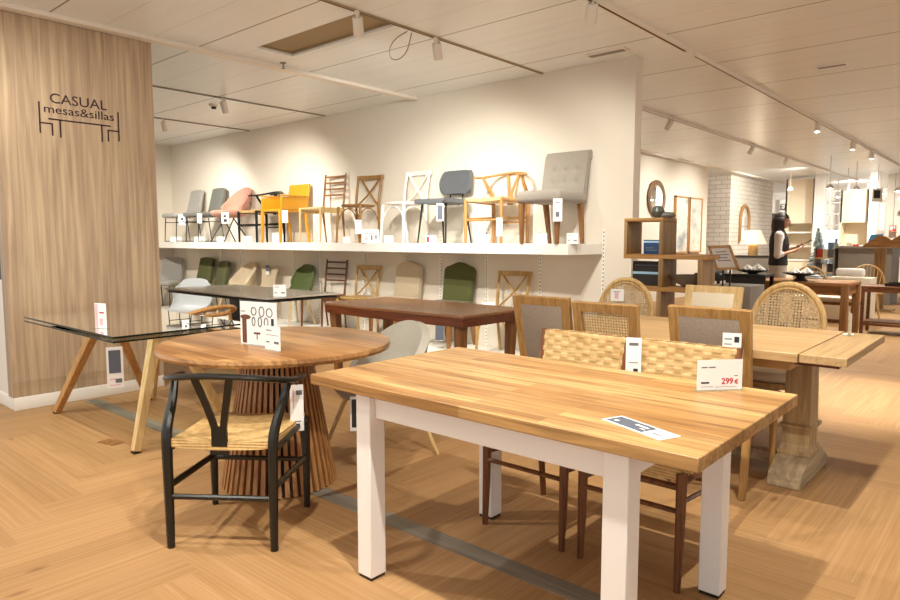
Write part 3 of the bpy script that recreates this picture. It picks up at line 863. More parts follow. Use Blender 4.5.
def tufted(label):
    t = thing('upholstered_chair', label, 'chair')
    obj('seat', MB().box((.02, 0, .45), (.50, .50, .12), .045, 4), M['tuft_f'], t)
    def bk(u, v):
        z = .42+.46*u; x = -.20-.09*u
        d = 0
        for by in (-.13, 0, .13):
            for bz in (.60, .72):
                r2 = ((v-.5)*.48-by)**2+(z-bz)**2
                d += .022*math.exp(-r2/.0011)
        return (x-d, (v-.5)*.49, z)
    b = obj('backrest', MB().surf(bk, 26, 30, .07), M['tuft_f'], t, smooth=60, bevel=.015)
    bt = MB()
    obj('back_roll', MB().tube([(-.312, -.243, .872), (-.312, .243, .872)], .048, 18), M['tuft_f'], t)
    for by in (-.13, 0, .13):
        for bz in (.60, .72):
            x = -.20-.09*(bz-.42)/.46+.016
            obj('button', MB().lathe([(0, .006), (.008, .004), (.011, 0), (.008, -.004), (0, -.006)], 10, Matrix.Translation((x, by, bz)) @ Matrix.Rotation(PI/2, 4, 'Y')), M['tuft_f'], b)
    for s in (-1, 1):
        obj('leg', MB().bar((.215, s*.20, 0), (.215, s*.205, .40), .032, .032, (1, 0, 0), .05, .05), M['brown'], t, bevel=.003)
        obj('leg', MB().bar((-.27, s*.19, 0), (-.20, s*.20, .41), .03, .03, (1, 0, 0), .05, .05), M['brown'], t, bevel=.003)
    return t

def plastic_arm(label):
    t = thing('armchair', label, 'chair')
    m = M['yellow']
    obj('seat', MB().box((0, 0, .445), (.47, .46, .03), .012), m, t)
    obj('backrest', MB().surf(lambda u, v: (-.215-.06*u, (v-.5)*.48, .44+.39*u), 4, 6, .025), m, t, bevel=.006)
    for s in (-1, 1):
        obj('arm_panel', MB().surf(lambda u, v, s=s: (-.22+.44*u, s*.235, .455+(.20-.03*u)*v), 6, 4, .022), m, t, bevel=.006)
        obj('armrest', MB().box((0, s*.235, .650), (.45, .045, .02), .008), m, t)
        obj('leg', MB().bar((.225, s*.22, 0), (.215, s*.215, .44), .032, .034, (1, 0, 0), .042, .042), m, t, bevel=.004)
        obj('leg', MB().bar((-.26, s*.22, 0), (-.20, s*.21, .44), .03, .032, (1, 0, 0), .045, .045), m, t, bevel=.004)
    return t

def camelback(label, fab, legm, group=None):
    t = thing('upholstered_chair', label, 'chair', group=group)
    poly = [(-.20, .44), (.20, .44), (.21, .87)]
    for i in range(1, 12):
        q = i/12; y = .21-.42*q
        k = max(0, 1-abs(q-.5)/.36); k = k*k*(3-2*k)
        poly.append((y, .90+.055*math.sin(PI*q)**2.2+(.0 if .06 < q < .94 else -.01)))
    poly.append((-.21, .87))
    Mx = Matrix.Translation((-.13, 0, 0)) @ frameM((0, 0, 0), (0, 1, 0), (-.16, 0, 1))
    obj('backrest', MB().prism(poly, .085, Mx), fab, t, bevel=.02, smooth=50)
    obj('seat', MB().box((.03, 0, .455), (.46, .48, .11), .035, 3), fab, t)
    for s in (-1, 1):
        obj('leg', MB().bar((.22, s*.20, 0), (.215, s*.2, .41), .03, .03, (1, 0, 0), .045, .045), legm, t)
        obj('leg', MB().bar((-.29, s*.19, 0), (-.19, s*.2, .42), .03, .03, (1, 0, 0), .045, .045), legm, t)
    return t

def panel_chair(label, panelm, fm, seatm, group=None, is_cane=False, h=.97, w=.405):
    """square framed back with an upholstered or cane panel"""
    t = thing('dining_chair', label, 'chair', group=group)
    f = .055; z0, z1 = .53, h; lean = .10
    def bx(z): return -.21-lean*(z-.45)/.5
    bf = MB()
    for s in (-1, 1):
        bf.bar((bx(.45), s*(w/2-f/2-.012), .45), (bx(z1), s*(w/2-f/2), z1), f, .032, (1, 0, 0))
    bf.bar((bx(z1-f/2), -w/2+f*.9, z1-f/2), (bx(z1-f/2), w/2-f*.9, z1-f/2), .030, f, (-.2, 0, 1))
    bf.bar((bx(z0), -w/2+f*.9, z0), (bx(z0), w/2-f*.9, z0), .030, f, (-.2, 0, 1))
    obj('back_frame', bf, fm, t, bevel=.003)
    Mx = frameM((bx((z0+z1)/2), 0, (z0+z1)/2), (0, 1, 0), (-lean/.5, 0, 1))
    ww, hh = w-2*f+.02, z1-z0-1.4*f
    pm = MB().box((0, 0, 0), (ww, hh, .003 if is_cane else .024)) if is_cane else MB().box((0, 0, 0), (ww, hh, .03), .008)
    p = obj('back_panel', pm, panelm, t)
    p.matrix_local = Mx
    obj('seat', MB().box((.015, 0, .455), (.45, .45, .07), .025, 3), seatm, t)
    obj('seat_frame', MB().box((.0, 0, .40), (.43, .43, .05)), fm, t, bevel=.004)
    for s in (-1, 1):
        obj('leg', MB().tube([(.20, s*.19, 0), (.20, s*.19, .06), (.195, s*.19, .075), (.195, s*.19, .30), (.195, s*.19, .38)], [.015, .018, .014, .021, .023], 10), fm, t)
        obj('leg', MB().bar((-.245, s*.175, 0), (-.205, s*.18, .46), .03, .03, (1, 0, 0), .04, .036), fm, t, bevel=.003)
    return t

def oval_chair(label, fm, group=None, w=.235, h=.27, zc=.745, seatm=None):
    t = thing('dining_chair', label, 'chair', group=group)
    Mx = frameM((-.255, 0, zc), (0, 1, 0), (-.20, 0, 1))
    n = 40; loop = [(w*math.cos(2*PI*k/n), h*math.sin(2*PI*k/n), -.02*math.cos(2*PI*k/n)**2) for k in range(n)]
    obj('back_frame', MB().tube(loop, .021, 10, closed=True, M=Mx, up=(0, 0, 1)), fm, t)
    inner = [(.9*w*math.cos(2*PI*k/n), .9*h*math.sin(2*PI*k/n), .006-.02*math.cos(2*PI*k/n)**2) for k in range(n)]
    obj('inner_hoop', MB().tube(inner, .009, 6, closed=True, M=Mx), fm, t)
    p = obj('cane_panel', MB().lathe([(0, -.001), (.9, -.001), (.9, .001), (0, .001)], 40, Matrix.Diagonal((w, h, 1, 1))), M['cane_flat'], t)
    p.matrix_local = Mx
    obj('seat', MB().lathe([(0, .44), (.21, .44), (.23, .455), (.23, .48), (.21, .50), (0, .505)], 30), seatm or M['cream_f'], t)
    obj('seat_frame', MB().lathe([(0, .40), (.22, .40), (.225, .41), (.225, .435), (0, .439)], 30), fm, t)
    for s in (-1, 1):
        obj('back_post', MB().tube([(-.20, s*.12, .42), (-.225, s*.15, .56)], .016, 8), fm, t)
        obj('leg', MB().tube([(.19, s*.17, 0), (.185, s*.165, .08), (.18, s*.16, .40)], [.012, .015, .022], 10), fm, t)
        obj('leg', MB().tube([(-.24, s*.16, 0), (-.17, s*.14, .42)], [.013, .02], 8), fm, t)
    return t
M['cane_flat'] = cane('cane_oval', 'cdb38c', '9d8058', .0190, .50, (0, 1))
M['cane_panel'] = cane('cane_square', 'cfb280', 'a88a55', .0165, .60, (0, 1))

def woven_chair(label, group=None):
    t = thing('woven_chair', label, 'chair', group=group)
    fm = M['walnut']
    zt = .845
    for s in (-1, 1):
        obj('leg', MB().tube(cat_rom([(-.245, s*.20, 0), (-.225, s*.205, .25), (-.22, s*.21, .45), (-.285, s*.232, zt+.012)], 4), [.014, .015, .016, .017, .018, .019, .019, .019, .018, .017, .015, .014, .013], 10), fm, t)
        obj('leg', MB().tube([(.235, s*.205, 0), (.225, s*.205, .20), (.22, s*.205, .45)], [.013, .018, .021], 10), fm, t)
        obj('side_rail', MB().tube([(-.22, s*.208, .40), (.22, s*.205, .41)], .012, 8), fm, t)
        obj('side_stretcher', MB().tube([(-.23, s*.206, .30), (.225, s*.205, .34)], .009, 6), fm, t)
    obj('front_rail', MB().tube([(.22, -.205, .395), (.22, .205, .395)], .012, 8), fm, t)
    obj('front_stretcher', MB().tube([(.226, -.205, .305), (.226, .205, .305)], .010, 8), fm, t)
    obj('rear_stretcher', MB().tube([(-.235, -.207, .28), (-.235, .207, .28)], .010, 8), fm, t)
    obj('back_rod', MB().tube([(-.262, -.222, zt-.165), (-.28, 0, zt-.165), (-.262, .222, zt-.165)], .010, 8), fm, t)
    obj('back_rod', MB().tube([(-.284, -.232, zt), (-.30, 0, zt), (-.284, .232, zt)], .010, 8), fm, t)
    nr, nc = 7, 12
    def wv(side):
        def f(u, v):
            i = min(int(u*nr), nr-1); j = min(int(v*nc), nc-1)
            a = u*nr-i; b = v*nc-j
            bulge = (.0045 if (i+j) % 2 else .0012)*min(1, 3.2*math.sin(PI*a))*min(1, 4*math.sin(PI*min(max(b, 0), 1)))
            z = zt-.175+.183*u
            x = -.258-.032*u-.016*math.cos((v-.5)*PI)
            e = 1-abs(2*v-1)**10
            return (x+side*(.004+.015*e+bulge), (v-.5)*.485, z)
        return f
    b = MB()
    b.surf(wv(-1), 40, 72, .004); b.surf(wv(1), 40, 72, .004)
    obj('woven_back', b, M['weave'], t, smooth=70)
    obj('seat', MB().surf(lambda u, v: (-.21+.43*u, (v-.5)*.40, .435+.010*(2*v-1)**2), 8, 8, .045), M['cord'], t)
    return t

def bent_arm(label, fm, seatm, group=None):
    t = thing('armchair', label, 'chair', group=group)
    pts = [(.20, -.27, .64)]+[(-.02-.25*math.sin(PI*i/24)**.8, -.285*math.cos(PI*i/24), .67+.095*math.sin(PI*i/24)) for i in range(25)]+[(.20, .27, .64)]
    obj('arm_rail', MB().tube(pts, .022, 10, up=(0, 0, 1), flat=(.9, 1.15)), fm, t)
    for s in (-1, 1):
        obj('leg', MB().tube([(.24, s*.25, 0), (.18, s*.24, .45), (.13, s*.28, .65)], [.012, .019, .014], 8), fm, t)
        obj('leg', MB().tube([(-.26, s*.22, 0), (-.19, s*.20, .45), (-.20, s*.17, .70)], [.012, .019, .014], 8), fm, t)
        obj('seat_rail', MB().bar((-.19, s*.20, .42), (.18, s*.24, .42), .024, .05), fm, t)
    obj('seat', MB().box((0, 0, .455), (.44, .44, .04), .015), seatm, t)
    return t

def place(t, x, y, deg, z=0):
    t.location = (x, y, z); t.rotation_euler = (0, 0, R(deg)); return t

# ================================================================== PLACING THE CHAIRS
ZS = 1.269; ZP = .1035
GU = 'chairs on the upper shelf'; GL = 'chairs on the low platform'
def up(t, x, y, deg=180): place(t, x, y, deg, ZS); t['group'] = GU; return t
def low(t, x, y, deg=180): place(t, x, y, deg, ZP); t['group'] = GL; return t

up(tufted('grey button-tufted chair with rolled back at the right end of the shelf'), 5.58, 3.58)
up(wishbone('light oak wishbone armchair on the shelf beside the tufted chair', M['oak'], M['oak_light']), 5.62, 4.28)
up(mid_chair('slate grey padded chair with split back and thin dark legs on shelf'), 5.62, 5.03, 183)
CW = up(crossback('white crossback chair on the upper shelf', M['white'], M['white']), 5.63, 5.68)
up(crossback('brown crossback chair on the upper shelf beside the white one', M['honey'], M['honey']), 5.61, 6.48, 190)
up(ladder('oak chair with dark slatted ladder back on the upper shelf', M['oak_light'], M['brown'], M['oak_light']), 5.62, 7.22, 184)
up(plastic_arm('bright yellow plastic armchair on the upper shelf'), 5.60, 8.05)
up(wishbone('black wishbone armchair on the shelf behind the yellow armchair', M['black'], M['cord']), 5.62, 8.66)
up(tub_chair('dusty pink velvet tub chair with black legs on the upper shelf', M['pink_f'], M['black_metal']), 5.54, 9.42)
up(sled_chair('dark grey upholstered chair beside the pink tub chair', M['dgrey_f']), 5.55, 10.22, 180)
up(sled_chair('light grey upholstered chair at the left end of the upper shelf', M['grey_f']), 5.55, 10.95, 180)

def bigger(t, s): t.scale = (s, s, s); return t
low(sled_chair('grey upholstered chair in the lower row next to the oak wall edge', M['grey_f']), 5.50, 11.55, 214)
low(sled_chair('olive velvet chair in the lower row, left of the two olive ones', M['green_f'], seat_h=.47), 5.53, 10.62, 184)
low(sled_chair('olive velvet chair in the lower row, right of the two olive ones', M['green_f'], seat_h=.42), 5.54, 10.14, 172)
low(tub_chair('beige fabric tub chair in the lower row behind the dark glass table', M['beige_f'], M['oak_light'], legs='splay'), 5.54, 9.30, 175)
low(shell_chair('pale beige chair with flat flared back and hanging tag in the lower row', M['beige_f'], [(.22, .44, .21, 0, 0), (.18, .46, .22, 0, 0), (-.1, .45, .21, .01, 0), (-.19, .49, .17, .02, .02), (-.23, .65, .18, .0, .03), (-.26, .80, .225, .0, .03)], M['oak_light'], .04), 5.57, 8.76, 178)
low(shell_chair('moss green shell chair with rounded back in the lower row', M['green2_f'], [(.23, .44, .20, 0, 0), (.2, .46, .22, 0, 0), (-.05, .45, .23, .03, 0), (-.18, .48, .235, .06, .05), (-.23, .62, .25, .0, .09), (-.26, .76, .21, -.02, .05), (-.275, .85, .13, -.05, .02)], M['oak_light'], .04), 5.60, 7.89, 178)
low(ladder('dark walnut ladderback chair in the lower row', M['walnut'], M['walnut_x'], M['walnut_x']), 5.62, 7.22, 184)
low(crossback('honey coloured crossback chair in the lower row behind the brown table', M['gold'], M['gold']), 5.61, 6.53, 188)
low(camelback('beige high-backed chair with arched top in the lower row', M['beige_f'], M['brown']), 5.595, 5.80, 181)
low(camelback('olive high-backed chair with arched top in the lower row', M['green_f'], M['brown']), 5.595, 4.97, 184)
low(crossback('oak crossback chair at the right end of the lower row', M['gold'], M['gold']), 5.61, 4.20, 184)

place(wishbone('black wishbone armchair with cord seat at the round table', M['black'], M['cord']), 1.592, 2.664, 37.5)
place(tub_chair('stone grey bucket chair on splayed oak legs between round and brown tables', M['bucket_f'], M['oak_light'], top=.80, arm=.50, legs='splay', name='bucket_chair', r=.235, wrap=100, spread=.25, h=.42), 2.69, 2.93, 178)
place(panel_chair('oak framed chair with taupe back, left end at the extending table', M['greige_f'], M['frame_oak'], M['greige_f'], w=.40), 3.66, 2.215, 0)
place(panel_chair('oak framed chair with square cane back at the extending table', M['cane_panel'], M['frame_oak'], M['cream_f'], is_cane=True, h=.955, w=.405), 3.66, 1.795, 0)
place(panel_chair('oak framed chair with taupe back and paper tag, nearest the pedestal', M['greige_f'], M['frame_oak'], M['greige_f'], w=.415), 3.66, 1.215, 0)
place(panel_chair('oak framed chair with cream cushion back, far side of the extending table', M['cream_f'], M['oak_light'], M['cream_f'], w=.415), 4.62, 1.755, 180)
place(oval_chair('oval cane-backed chair with white tag near the end of the long wall', M['rattan'], w=.212, h=.26, zc=.735), 4.64, 2.42, 186)
place(oval_chair('oval cane-backed chair at far side of extending table, right of cream chair', M['rattan'], w=.218, h=.265, zc=.752), 4.50, 1.215, 180)
place(woven_chair('woven cord backed walnut chair at the white table, left of two'), 2.575, 1.635, 180)
place(woven_chair('woven cord backed walnut chair behind the 299 price card, right of two'), 2.575, 1.135, 180)
place(shell_chair('white plastic armchair at the far end of the dark glass table', M['white_p'], PLASTIC, M['oak_light'], .012), 4.03, 7.83, 225)
place(bent_arm('honey wood armchair with bent U-shaped rail behind the clear glass table', M['oak'], M['beige_f']), 2.73, 5.19, 104)
place(bent_arm('black armchair glimpsed beside the edge of the oak wall', M['black'], M['charcoal']), 3.35, 8.2, 250)

# ================================================================== PRICE CARDS AND TAGS
def card(label, loc, rz, w, h, lines=(), mat='paper', base=True, group=None, texts=(), name='price_card', clear=False):
    """upright card; local x = width (to the reader's right), faces local -y"""
    t = thing(name, label, 'price card', loc, rz, group)
    if clear:
        obj('holder', MB().box((0, .0012, h/2), (w+.006, .0015, h+.004)), M['acrylic'], t)
        obj('holder_base', MB().box((0, .0, .001), (w+.02, .05, .002)), M['acrylic'], t)
    elif base: obj('card_foot', MB().box((0, .016, .0015), (w, .03, .003)), M['acrylic'], t)
    cd = obj('card', MB().box((0, 0, h/2+.001), (w, .0016, h)), M[mat], t)
    for i, (x0, z0, x1, z1, m) in enumerate(lines):
        obj('print', MB().box2((-w/2+x0*w, -.0014, z0*h), (-w/2+x1*w, -.0008, z1*h)), M[m], cd)
    for s, x, z, size, m, al in texts:
        obj('lettering', text_mb(s, size, Matrix.Translation((-w/2+x*w, -.0012, z*h)) @ PX, .0004, align=al, bold=.0006), M[m], cd, smooth=0)
    return t
def hang(label, loc, rz, w, h, lines=(), mat='paper', tilt=0, texts=(), group='hanging tags'):
    """tag hanging from a thread; loc = top of the thread"""
    t = thing('hanging_tag', label, 'tag', loc, rz, group)
    t.rotation_euler = (0, R(tilt), rz)
    obj('thread', MB().tube([(0, 0, 0), (0, -.001, -.02)], .0012, 5), M['print'], t)
    cd = obj('card', MB().box((0, -.001, -.018-h/2), (w, .0014, h)), M[mat], t)
    for (x0, z0, x1, z1, m) in lines:
        obj('print', MB().box2((-w/2+x0*w, -.0028, -.018-h+z0*h), (-w/2+x1*w, -.0018, -.018-h+z1*h)), M[m], cd)
    return t
def face(x, y): return math.atan2(y, x)-PI/2     # local -y towards the camera at the origin
L1 = [(.1, .8, .45, .84, 'print'), (.1, .30, .3, .36, 'print'), (.6, .28, .9, .38, 'print')]
card('white price card reading 299 € on the white-legged table', (2.385, .818, .776), math.atan2(-.112, .13), .172, .108,
     [(.09, .745, .22, .785, 'print'), (.25, .745, .40, .785, 'print'), (.82, .46, .90, .485, 'print'), (.09, .225, .27, .28, 'print_dark'),
      (.09, .115, .36, .125, 'print'), (.40, .10, .88, .11, 'print')], texts=[('299', .80, .20, .030, 'red_print', 'RIGHT'), ('€', .91, .20, .021, 'red_print', 'RIGHT')], clear=True)
# leaflet lying on the table
lf = thing('leaflet', 'long grey and white tag lying flat on the white-legged table', 'leaflet', (1.750, .818, .7755), math.atan2(-.21, -.085)+PI)
obj('sheet', MB().box((0, 0, .001), (.236, .078, .002)), M['paper'], lf)
obj('printed_panel', MB().box((.035, 0, .0022), (.150, .062, .0006)), M['navy_print'], lf)
obj('printed_line', MB().box((.0, -.01, .0026), (.05, .01, .0004)).box((.085, .01, .0026), (.012, .014, .0004)).box((-.02, .008, .0026), (.02, .006, .0004)), M['paper'], lf)
obj('printed_block', MB().box((-.075, .008, .0022), (.03, .008, .0004)).box((-.075, -.012, .0022), (.02, .004, .0004)), M['print'], lf)

# brochure and card on the round table
br = thing('product_sheet', 'white sheet with pictures of mirrors and a table in a stand on the round table', 'sheet', (1.890, 2.965, .769), math.atan2(-.20, -.02))
br.rotation_euler = (0, 0, R(-78))
obj('holder', MB().box((0, .002, .115), (.26, .002, .232)).box((0, 0, .001), (.28, .07, .002)), M['acrylic'], br)
cd = obj('sheet', MB().box((0, 0, .113), (.255, .0016, .222)), M['paper'], br)
rings = MB()
for i, (x, z, a, b2) in enumerate(((-.03, .175, .017, .02), (.025, .175, .017, .025), (.078, .172, .020, .022), (-.032, .122, .010, .022), (.012, .122, .012, .024), (.055, .122, .013, .022))):
    rings.tube([(x+a*math.cos(2*PI*k/16), -.0015, z+b2*math.sin(2*PI*k/16)) for k in range(16)], .0022, 5, closed=True)
obj('print', rings, M['print_dark'], cd)
obj('print', MB().box((.098, -.0012, .12), (.018, .001, .044)), M['print_dark'], cd)
obj('print', MB().box((-.105, -.0012, .172), (.03, .001, .004)), M['print'], cd)
obj('print', MB().lathe([(0, 0), (.036, 0), (.036, .001), (0, .001)], 20, Matrix.Translation((-.088, -.0012, .143)) @ Matrix.Rotation(PI/2, 4, 'X') @ Matrix.Diagonal((1, .35, 1, 1))).box((-.098, -.0012, .07), (.03, .001, .125)), M['walnut'], cd)
obj('print', MB().box((-.01, -.0012, .062), (.045, .001, .01)).box((-.01, -.0012, .045), (.006, .001, .03)), M['walnut'], cd)
card('small white price card in front of the product sheet on the round table', (1.850, 2.782, .769), R(-88), .125, .118, L1+[(.1, .62, .9, .64, 'print')], clear=True)
card('small red and white leaflet in a clear stand on the clear glass table', (1.648, 4.33, .761), R(-72), .10, .155, [(0.02, .02, .28, .98, 'pink_print'), (.4, .12, .7, .4, 'pink_print'), (.4, .6, .8, .66, 'red_print')], clear=True)
card('white price card on the dark glass table', (3.71, 5.44, .761), R(-48), .125, .115, L1, clear=True)
card('clear stand with folded card on the end leaf of the extending table', (4.30, .765, .771), R(20), .09, .125, [(.1, .2, .9, .25, 'print')], clear=True)

hang('white tag with grey block hanging under the corner of the clear glass table', (1.545, 3.892, .722), R(-20), .085, .235, [(.14, .36, .86, .92, 'navy_print'), (.15, .2, .5, .23, 'pink_print'), (.5, .12, .9, .22, 'print'), (.15, .06, .8, .08, 'pink_print')])
hang('long white tag on the black wishbone chair at the round table', (1.817, 2.548, .655), R(-32), .062, .22, [(.45, .78, .9, .88, 'print'), (.2, .5, .3, .9, 'pink_print'), (.2, .1, .7, .16, 'print_dark'), (.3, .2, .8, .22, 'print')])
hang('long white tag between the two woven chair backs', (2.795, 1.345, .885), R(-62), .068, .165, [(.2, .78, .8, .86, 'print'), (.2, .3, .8, .32, 'print'), (.5, .06, .8, .14, 'print_dark')])
hang('white tag with code on the right taupe chair back', (3.315, 1.085, .875), R(-68), .085, .07, [(.1, .55, .5, .62, 'print'), (.62, .35, .88, .75, 'print_dark'), (.1, .2, .5, .25, 'print')])
hang('white tag on the oval cane chair by the wall end', (4.85, 2.485, .935), R(-66), .10, .095, [(.3, .2, .6, .7, 'pink_print'), (.2, .75, .7, .8, 'print')])
hang('dark tag hanging from the stone grey bucket chair', (2.33, 2.72, .48), R(-40), .075, .19, [(.12, .1, .88, .92, 'charcoal')])

GC = 'price cards on the upper shelf'; GH = 'tags on the upper shelf chairs'
for (y, w, h, lab, ln) in ((10.90, .24, .085, 'at the far left under the light grey chair', L1), (10.12, .20, .085, 'under the dark grey chair', L1), (9.46, .16, .085, 'under the pink tub chair', L1),
        (8.73, .16, .09, 'under the black wishbone armchair', L1), (7.95, .20, .125, 'under the yellow armchair', []), (6.47, .11, .075, 'left of the brown crossback chair legs', L1),
        (6.02, .27, .16, 'wide, with faint pictures, right of the brown crossback', [(.1, .7, .9, .75, 'print'), (.1, .2, .35, .5, 'pink_print'), (.5, .2, .6, .6, 'print'), (.75, .3, .85, .6, 'print')]),
        (5.71, .14, .085, 'between the white crossback legs', [(.4, .3, .6, .34, 'print')]), (5.03, .15, .085, 'with red print under the slate chair', [(.06, .1, .3, .85, 'red_print'), (.5, .3, .9, .35, 'pink_print')]),
        (4.28, .14, .09, 'under the light oak wishbone armchair', L1), (3.58, .14, .10, 'left of the two under the tufted chair', [(.4, .2, .5, .23, 'print')]), (3.24, .14, .10, 'right of the two under the tufted chair', L1)):
    card('white shelf price card '+lab, (5.41, y, ZS), face(5.41, y), w*.75, h, ln, group=GC, base=False)
for (x, y, z, w, h, lab, ln, mt) in ((5.335, 10.53, 1.735, .10, .17, 'light grey chair at far left', L1+[(.4, .45, .7, .7, 'print_dark')], 'paper'), (5.335, 9.95, 1.735, .07, .15, 'dark grey chair', L1, 'paper'),
        (5.325, 9.17, 1.735, .11, .17, 'pink tub chair', [(.3, .15, .7, .4, 'print_dark'), (.3, .55, .6, .75, 'print_dark')], 'paper'), (5.355, 7.69, 1.725, .08, .17, 'yellow armchair', [], 'paper'),
        (5.36, 6.19, 1.565, .075, .17, 'brown crossback chair', [(.4, .86, .6, .92, 'print_dark')], 'paper'), (5.345, 4.84, 1.715, .075, .19, 'slate padded chair', [(.12, .08, .88, .9, 'navy_print')], 'paper'),
        (5.36, 4.05, 1.545, .06, .185, 'light oak wishbone armchair', [(.3, .1, .5, .9, 'pink_print')], 'paper'), (5.315, 3.345, 1.705, .085, .21, 'grey tufted chair', [(.3, .2, .7, .42, 'print'), (.3, .8, .7, .84, 'print')], 'paper')):
    hang('white tag hanging from the '+lab+' on the shelf', (x, y, z), face(x, y), w, h, ln, mt, group=GH)
card('blank white card propped on the oak crossback chair seat, lower row', (5.47, 4.27, .583), face(5.47, 4.27), .14, .075, [], base=False)
hang('dark grey tag under the olive high-backed chair', (5.36, 4.86, .50), face(5.36, 4.86), .10, .28, [(.02, .02, .98, .98, 'navy_print')])
hang('grey tag on the pale beige flared chair in the lower row', (5.765, 8.755, .945), R(-92), .10, .15, [(.0, .35, 1, .98, 'navy_print')])

# ================================================================== SHELVING UNIT AND THINGS NEAR THE WALL END
U = thing('shelving_unit', 'staggered open oak shelving unit beside the end of the long white wall', 'shelf', (5.5, 2.4, 0))
def ub(nm, a, b, m='unit'): obj(nm, MB().box2((a[0]-5.5, a[1]-2.4, a[2]), (b[0]-5.5, b[1]-2.4, b[2]), .003), M[m], U)
M['unit'] = wood('unit_oak', 'b88a50', '8e6433', 1, 34, .45)
M['unit_v'] = wood('unit_oak_upright', 'a88558', '80633c', 2, 34, .5)
ub('shelf_board', (5.5, 2.41, 1.468), (5.80, 2.767, 1.497))
ub('side_panel', (5.5, 2.738, 1.182), (5.80, 2.767, 1.467), 'unit_v'); ub('side_panel', (5.5, 2.41, 1.182), (5.80, 2.440, 1.467), 'unit_v')
ub('shelf_board', (5.5, 2.022, 1.142), (5.80, 2.767, 1.181))
ub('side_panel', (5.5, 2.40, .902), (5.80, 2.44, 1.141), 'unit_v'); ub('side_panel', (5.5, 2.06, .46), (5.80, 2.10, 1.141), 'unit_v')
ub('shelf_board', (5.5, 2.101, .862), (5.80, 2.767, .901))
ub('side_panel', (5.5, 2.41, .46), (5.80, 2.45, .861), 'unit_v')
ub('shelf_board', (5.5, 2.022, .42), (5.80, 2.767, .459))
ub('side_panel', (5.5, 2.727, .0), (5.80, 2.767, .419), 'unit_v'); ub('side_panel', (5.5, 2.022, .0), (5.80, 2.062, .419), 'unit_v')
def tagobj(nm, mb, m, lab, cat, grp=None, **kw): return tag(obj(nm, mb, m, **kw), lab, cat, grp)
def boxed(nm, c, d, m, lab, cat, stripe=None, rz=0, grp=None):
    t = thing(nm, lab, cat, (c[0], c[1], c[2]), rz, grp)
    obj('carton', MB().box((0, 0, d[2]/2), d, .003), M[m], t)
    if stripe:
        obj('stripe', MB().box((-d[0]/2-.0006, 0, d[2]*stripe[0]), (.001, d[1]*.98, d[2]*stripe[1])), M[stripe[2]], t)
    return t
M['sky_stripe'] = plain('pale_blue_stripe', 'a9d4ee', .5)
b = boxed('box', (5.62, 2.535, 1.182), (.10, .155, .125), 'screen_blue', 'dark blue box with a pale stripe in the top cube of the oak shelving', 'box', (.86, .12, 'sky_stripe'))
obj('print', MB().box((-.0508, .02, .055), (.001, .08, .01)).box((-.0508, 0, .035), (.001, .10, .01)), M['navy_print'], b)
b = boxed('box', (5.64, 2.585, .902), (.06, .29, .215), 'charcoal', 'dark box with a light blue stripe on the middle shelf of the oak unit', 'box', (.52, .10, 'sky_stripe'))
obj('print', MB().box((-.0308, 0, .18), (.001, .24, .012)), M['navy_print'], b)
tagobj('ornament', MB().lathe([(.02, 0), (.045, .02), (.058, .055), (.045, .092), (.022, .105), (.018, .10), (.04, .085), (.05, .055), (.04, .025), (0, .012)], 20, Matrix.Translation((5.6, 2.50, 1.498))), plain('smoky_glass', '5c625c', .15), 'round dark glass ornament on top of the oak shelving unit', 'ornament')
tagobj('ornament', MB().lathe([(0, 0), (.07, .0), (.085, .02), (.07, .045), (.03, .052), (0, .05)], 20, Matrix.Translation((5.66, 2.455, 1.498))), plain('stone_grey', '77746c', .5), 'flat grey pebble shaped ornament beside the glass one', 'ornament')
tagobj('bowl', MB().lathe([(.04, 0), (.10, .03), (.155, .10), (.148, .10), (.095, .038), (0, .012)], 28, Matrix.Translation((5.70, 2.25, .902))), M['grey_paint'], 'grey bowl on the middle shelf of the oak unit', 'bowl')

# framed notice on two thin posts
S = thing('notice_stand', 'tilted wooden framed notice on two thin black posts', 'sign', (6.43, 2.19, 0), R(180))
S.rotation_euler = (0, 0, 0)
def pt(p): return (p[0]-6.43, p[1]-2.19, p[2])
tl, tr, bl, br_ = (6.35, 2.33, 1.245), (6.40, 2.19, 1.25), (6.36, 2.225, 1.02), (6.43, 2.09, 1.045)
nx = (Vector(tr)-Vector(tl)); ny = (Vector(tl)-Vector(bl))
Mf = frameM((6.40-6.43, 2.205-2.19, 1.14), (.05, -.155, .01), (0, .10, .21))
Mf = frameM((-.03, .012, 1.14), (.02, -1, .05), (.15, .42, .90))
fr = MB()
for a, b_ in (((-.105, -.125), (-.082, .125)), ((.082, -.125), (.105, .125)), ((-.105, .102), (.105, .125)), ((-.105, -.125), (.105, -.102))):
    fr.box2((a[0], a[1], -.012), (b_[0], b_[1], .012), 0, 2, Mf)
obj('frame', fr, M['unit'], S)
obj('notice', MB().box((0, 0, 0), (.166, .206, .006), M=Mf), plain('notice_paper', 'cfc4bb', .5), S)
nl = MB()
for i, (w_, z_) in enumerate(((.10, .06), (.12, .03), (.08, 0), (.12, -.03))): nl.box((0, z_, -.0036), (w_, .010, .001), M=Mf)
nl2 = MB()
for i, (w_, z_) in enumerate(((.10, .06), (.12, .03), (.08, 0), (.12, -.03))): nl2.box((0, z_, .0036), (w_, .010, .001), M=Mf)
obj('print', nl, M['print'], S); obj('print', nl2, M['print'], S)
for s in (.02, -.045): obj('post', MB().tube([(0.0, s, .012), (0.0, s, 1.035)], .008, 8), M['black_metal'], S)
obj('foot', MB().box((0, -.012, .006), (.24, .26, .012), .003), M['black_metal'], S)

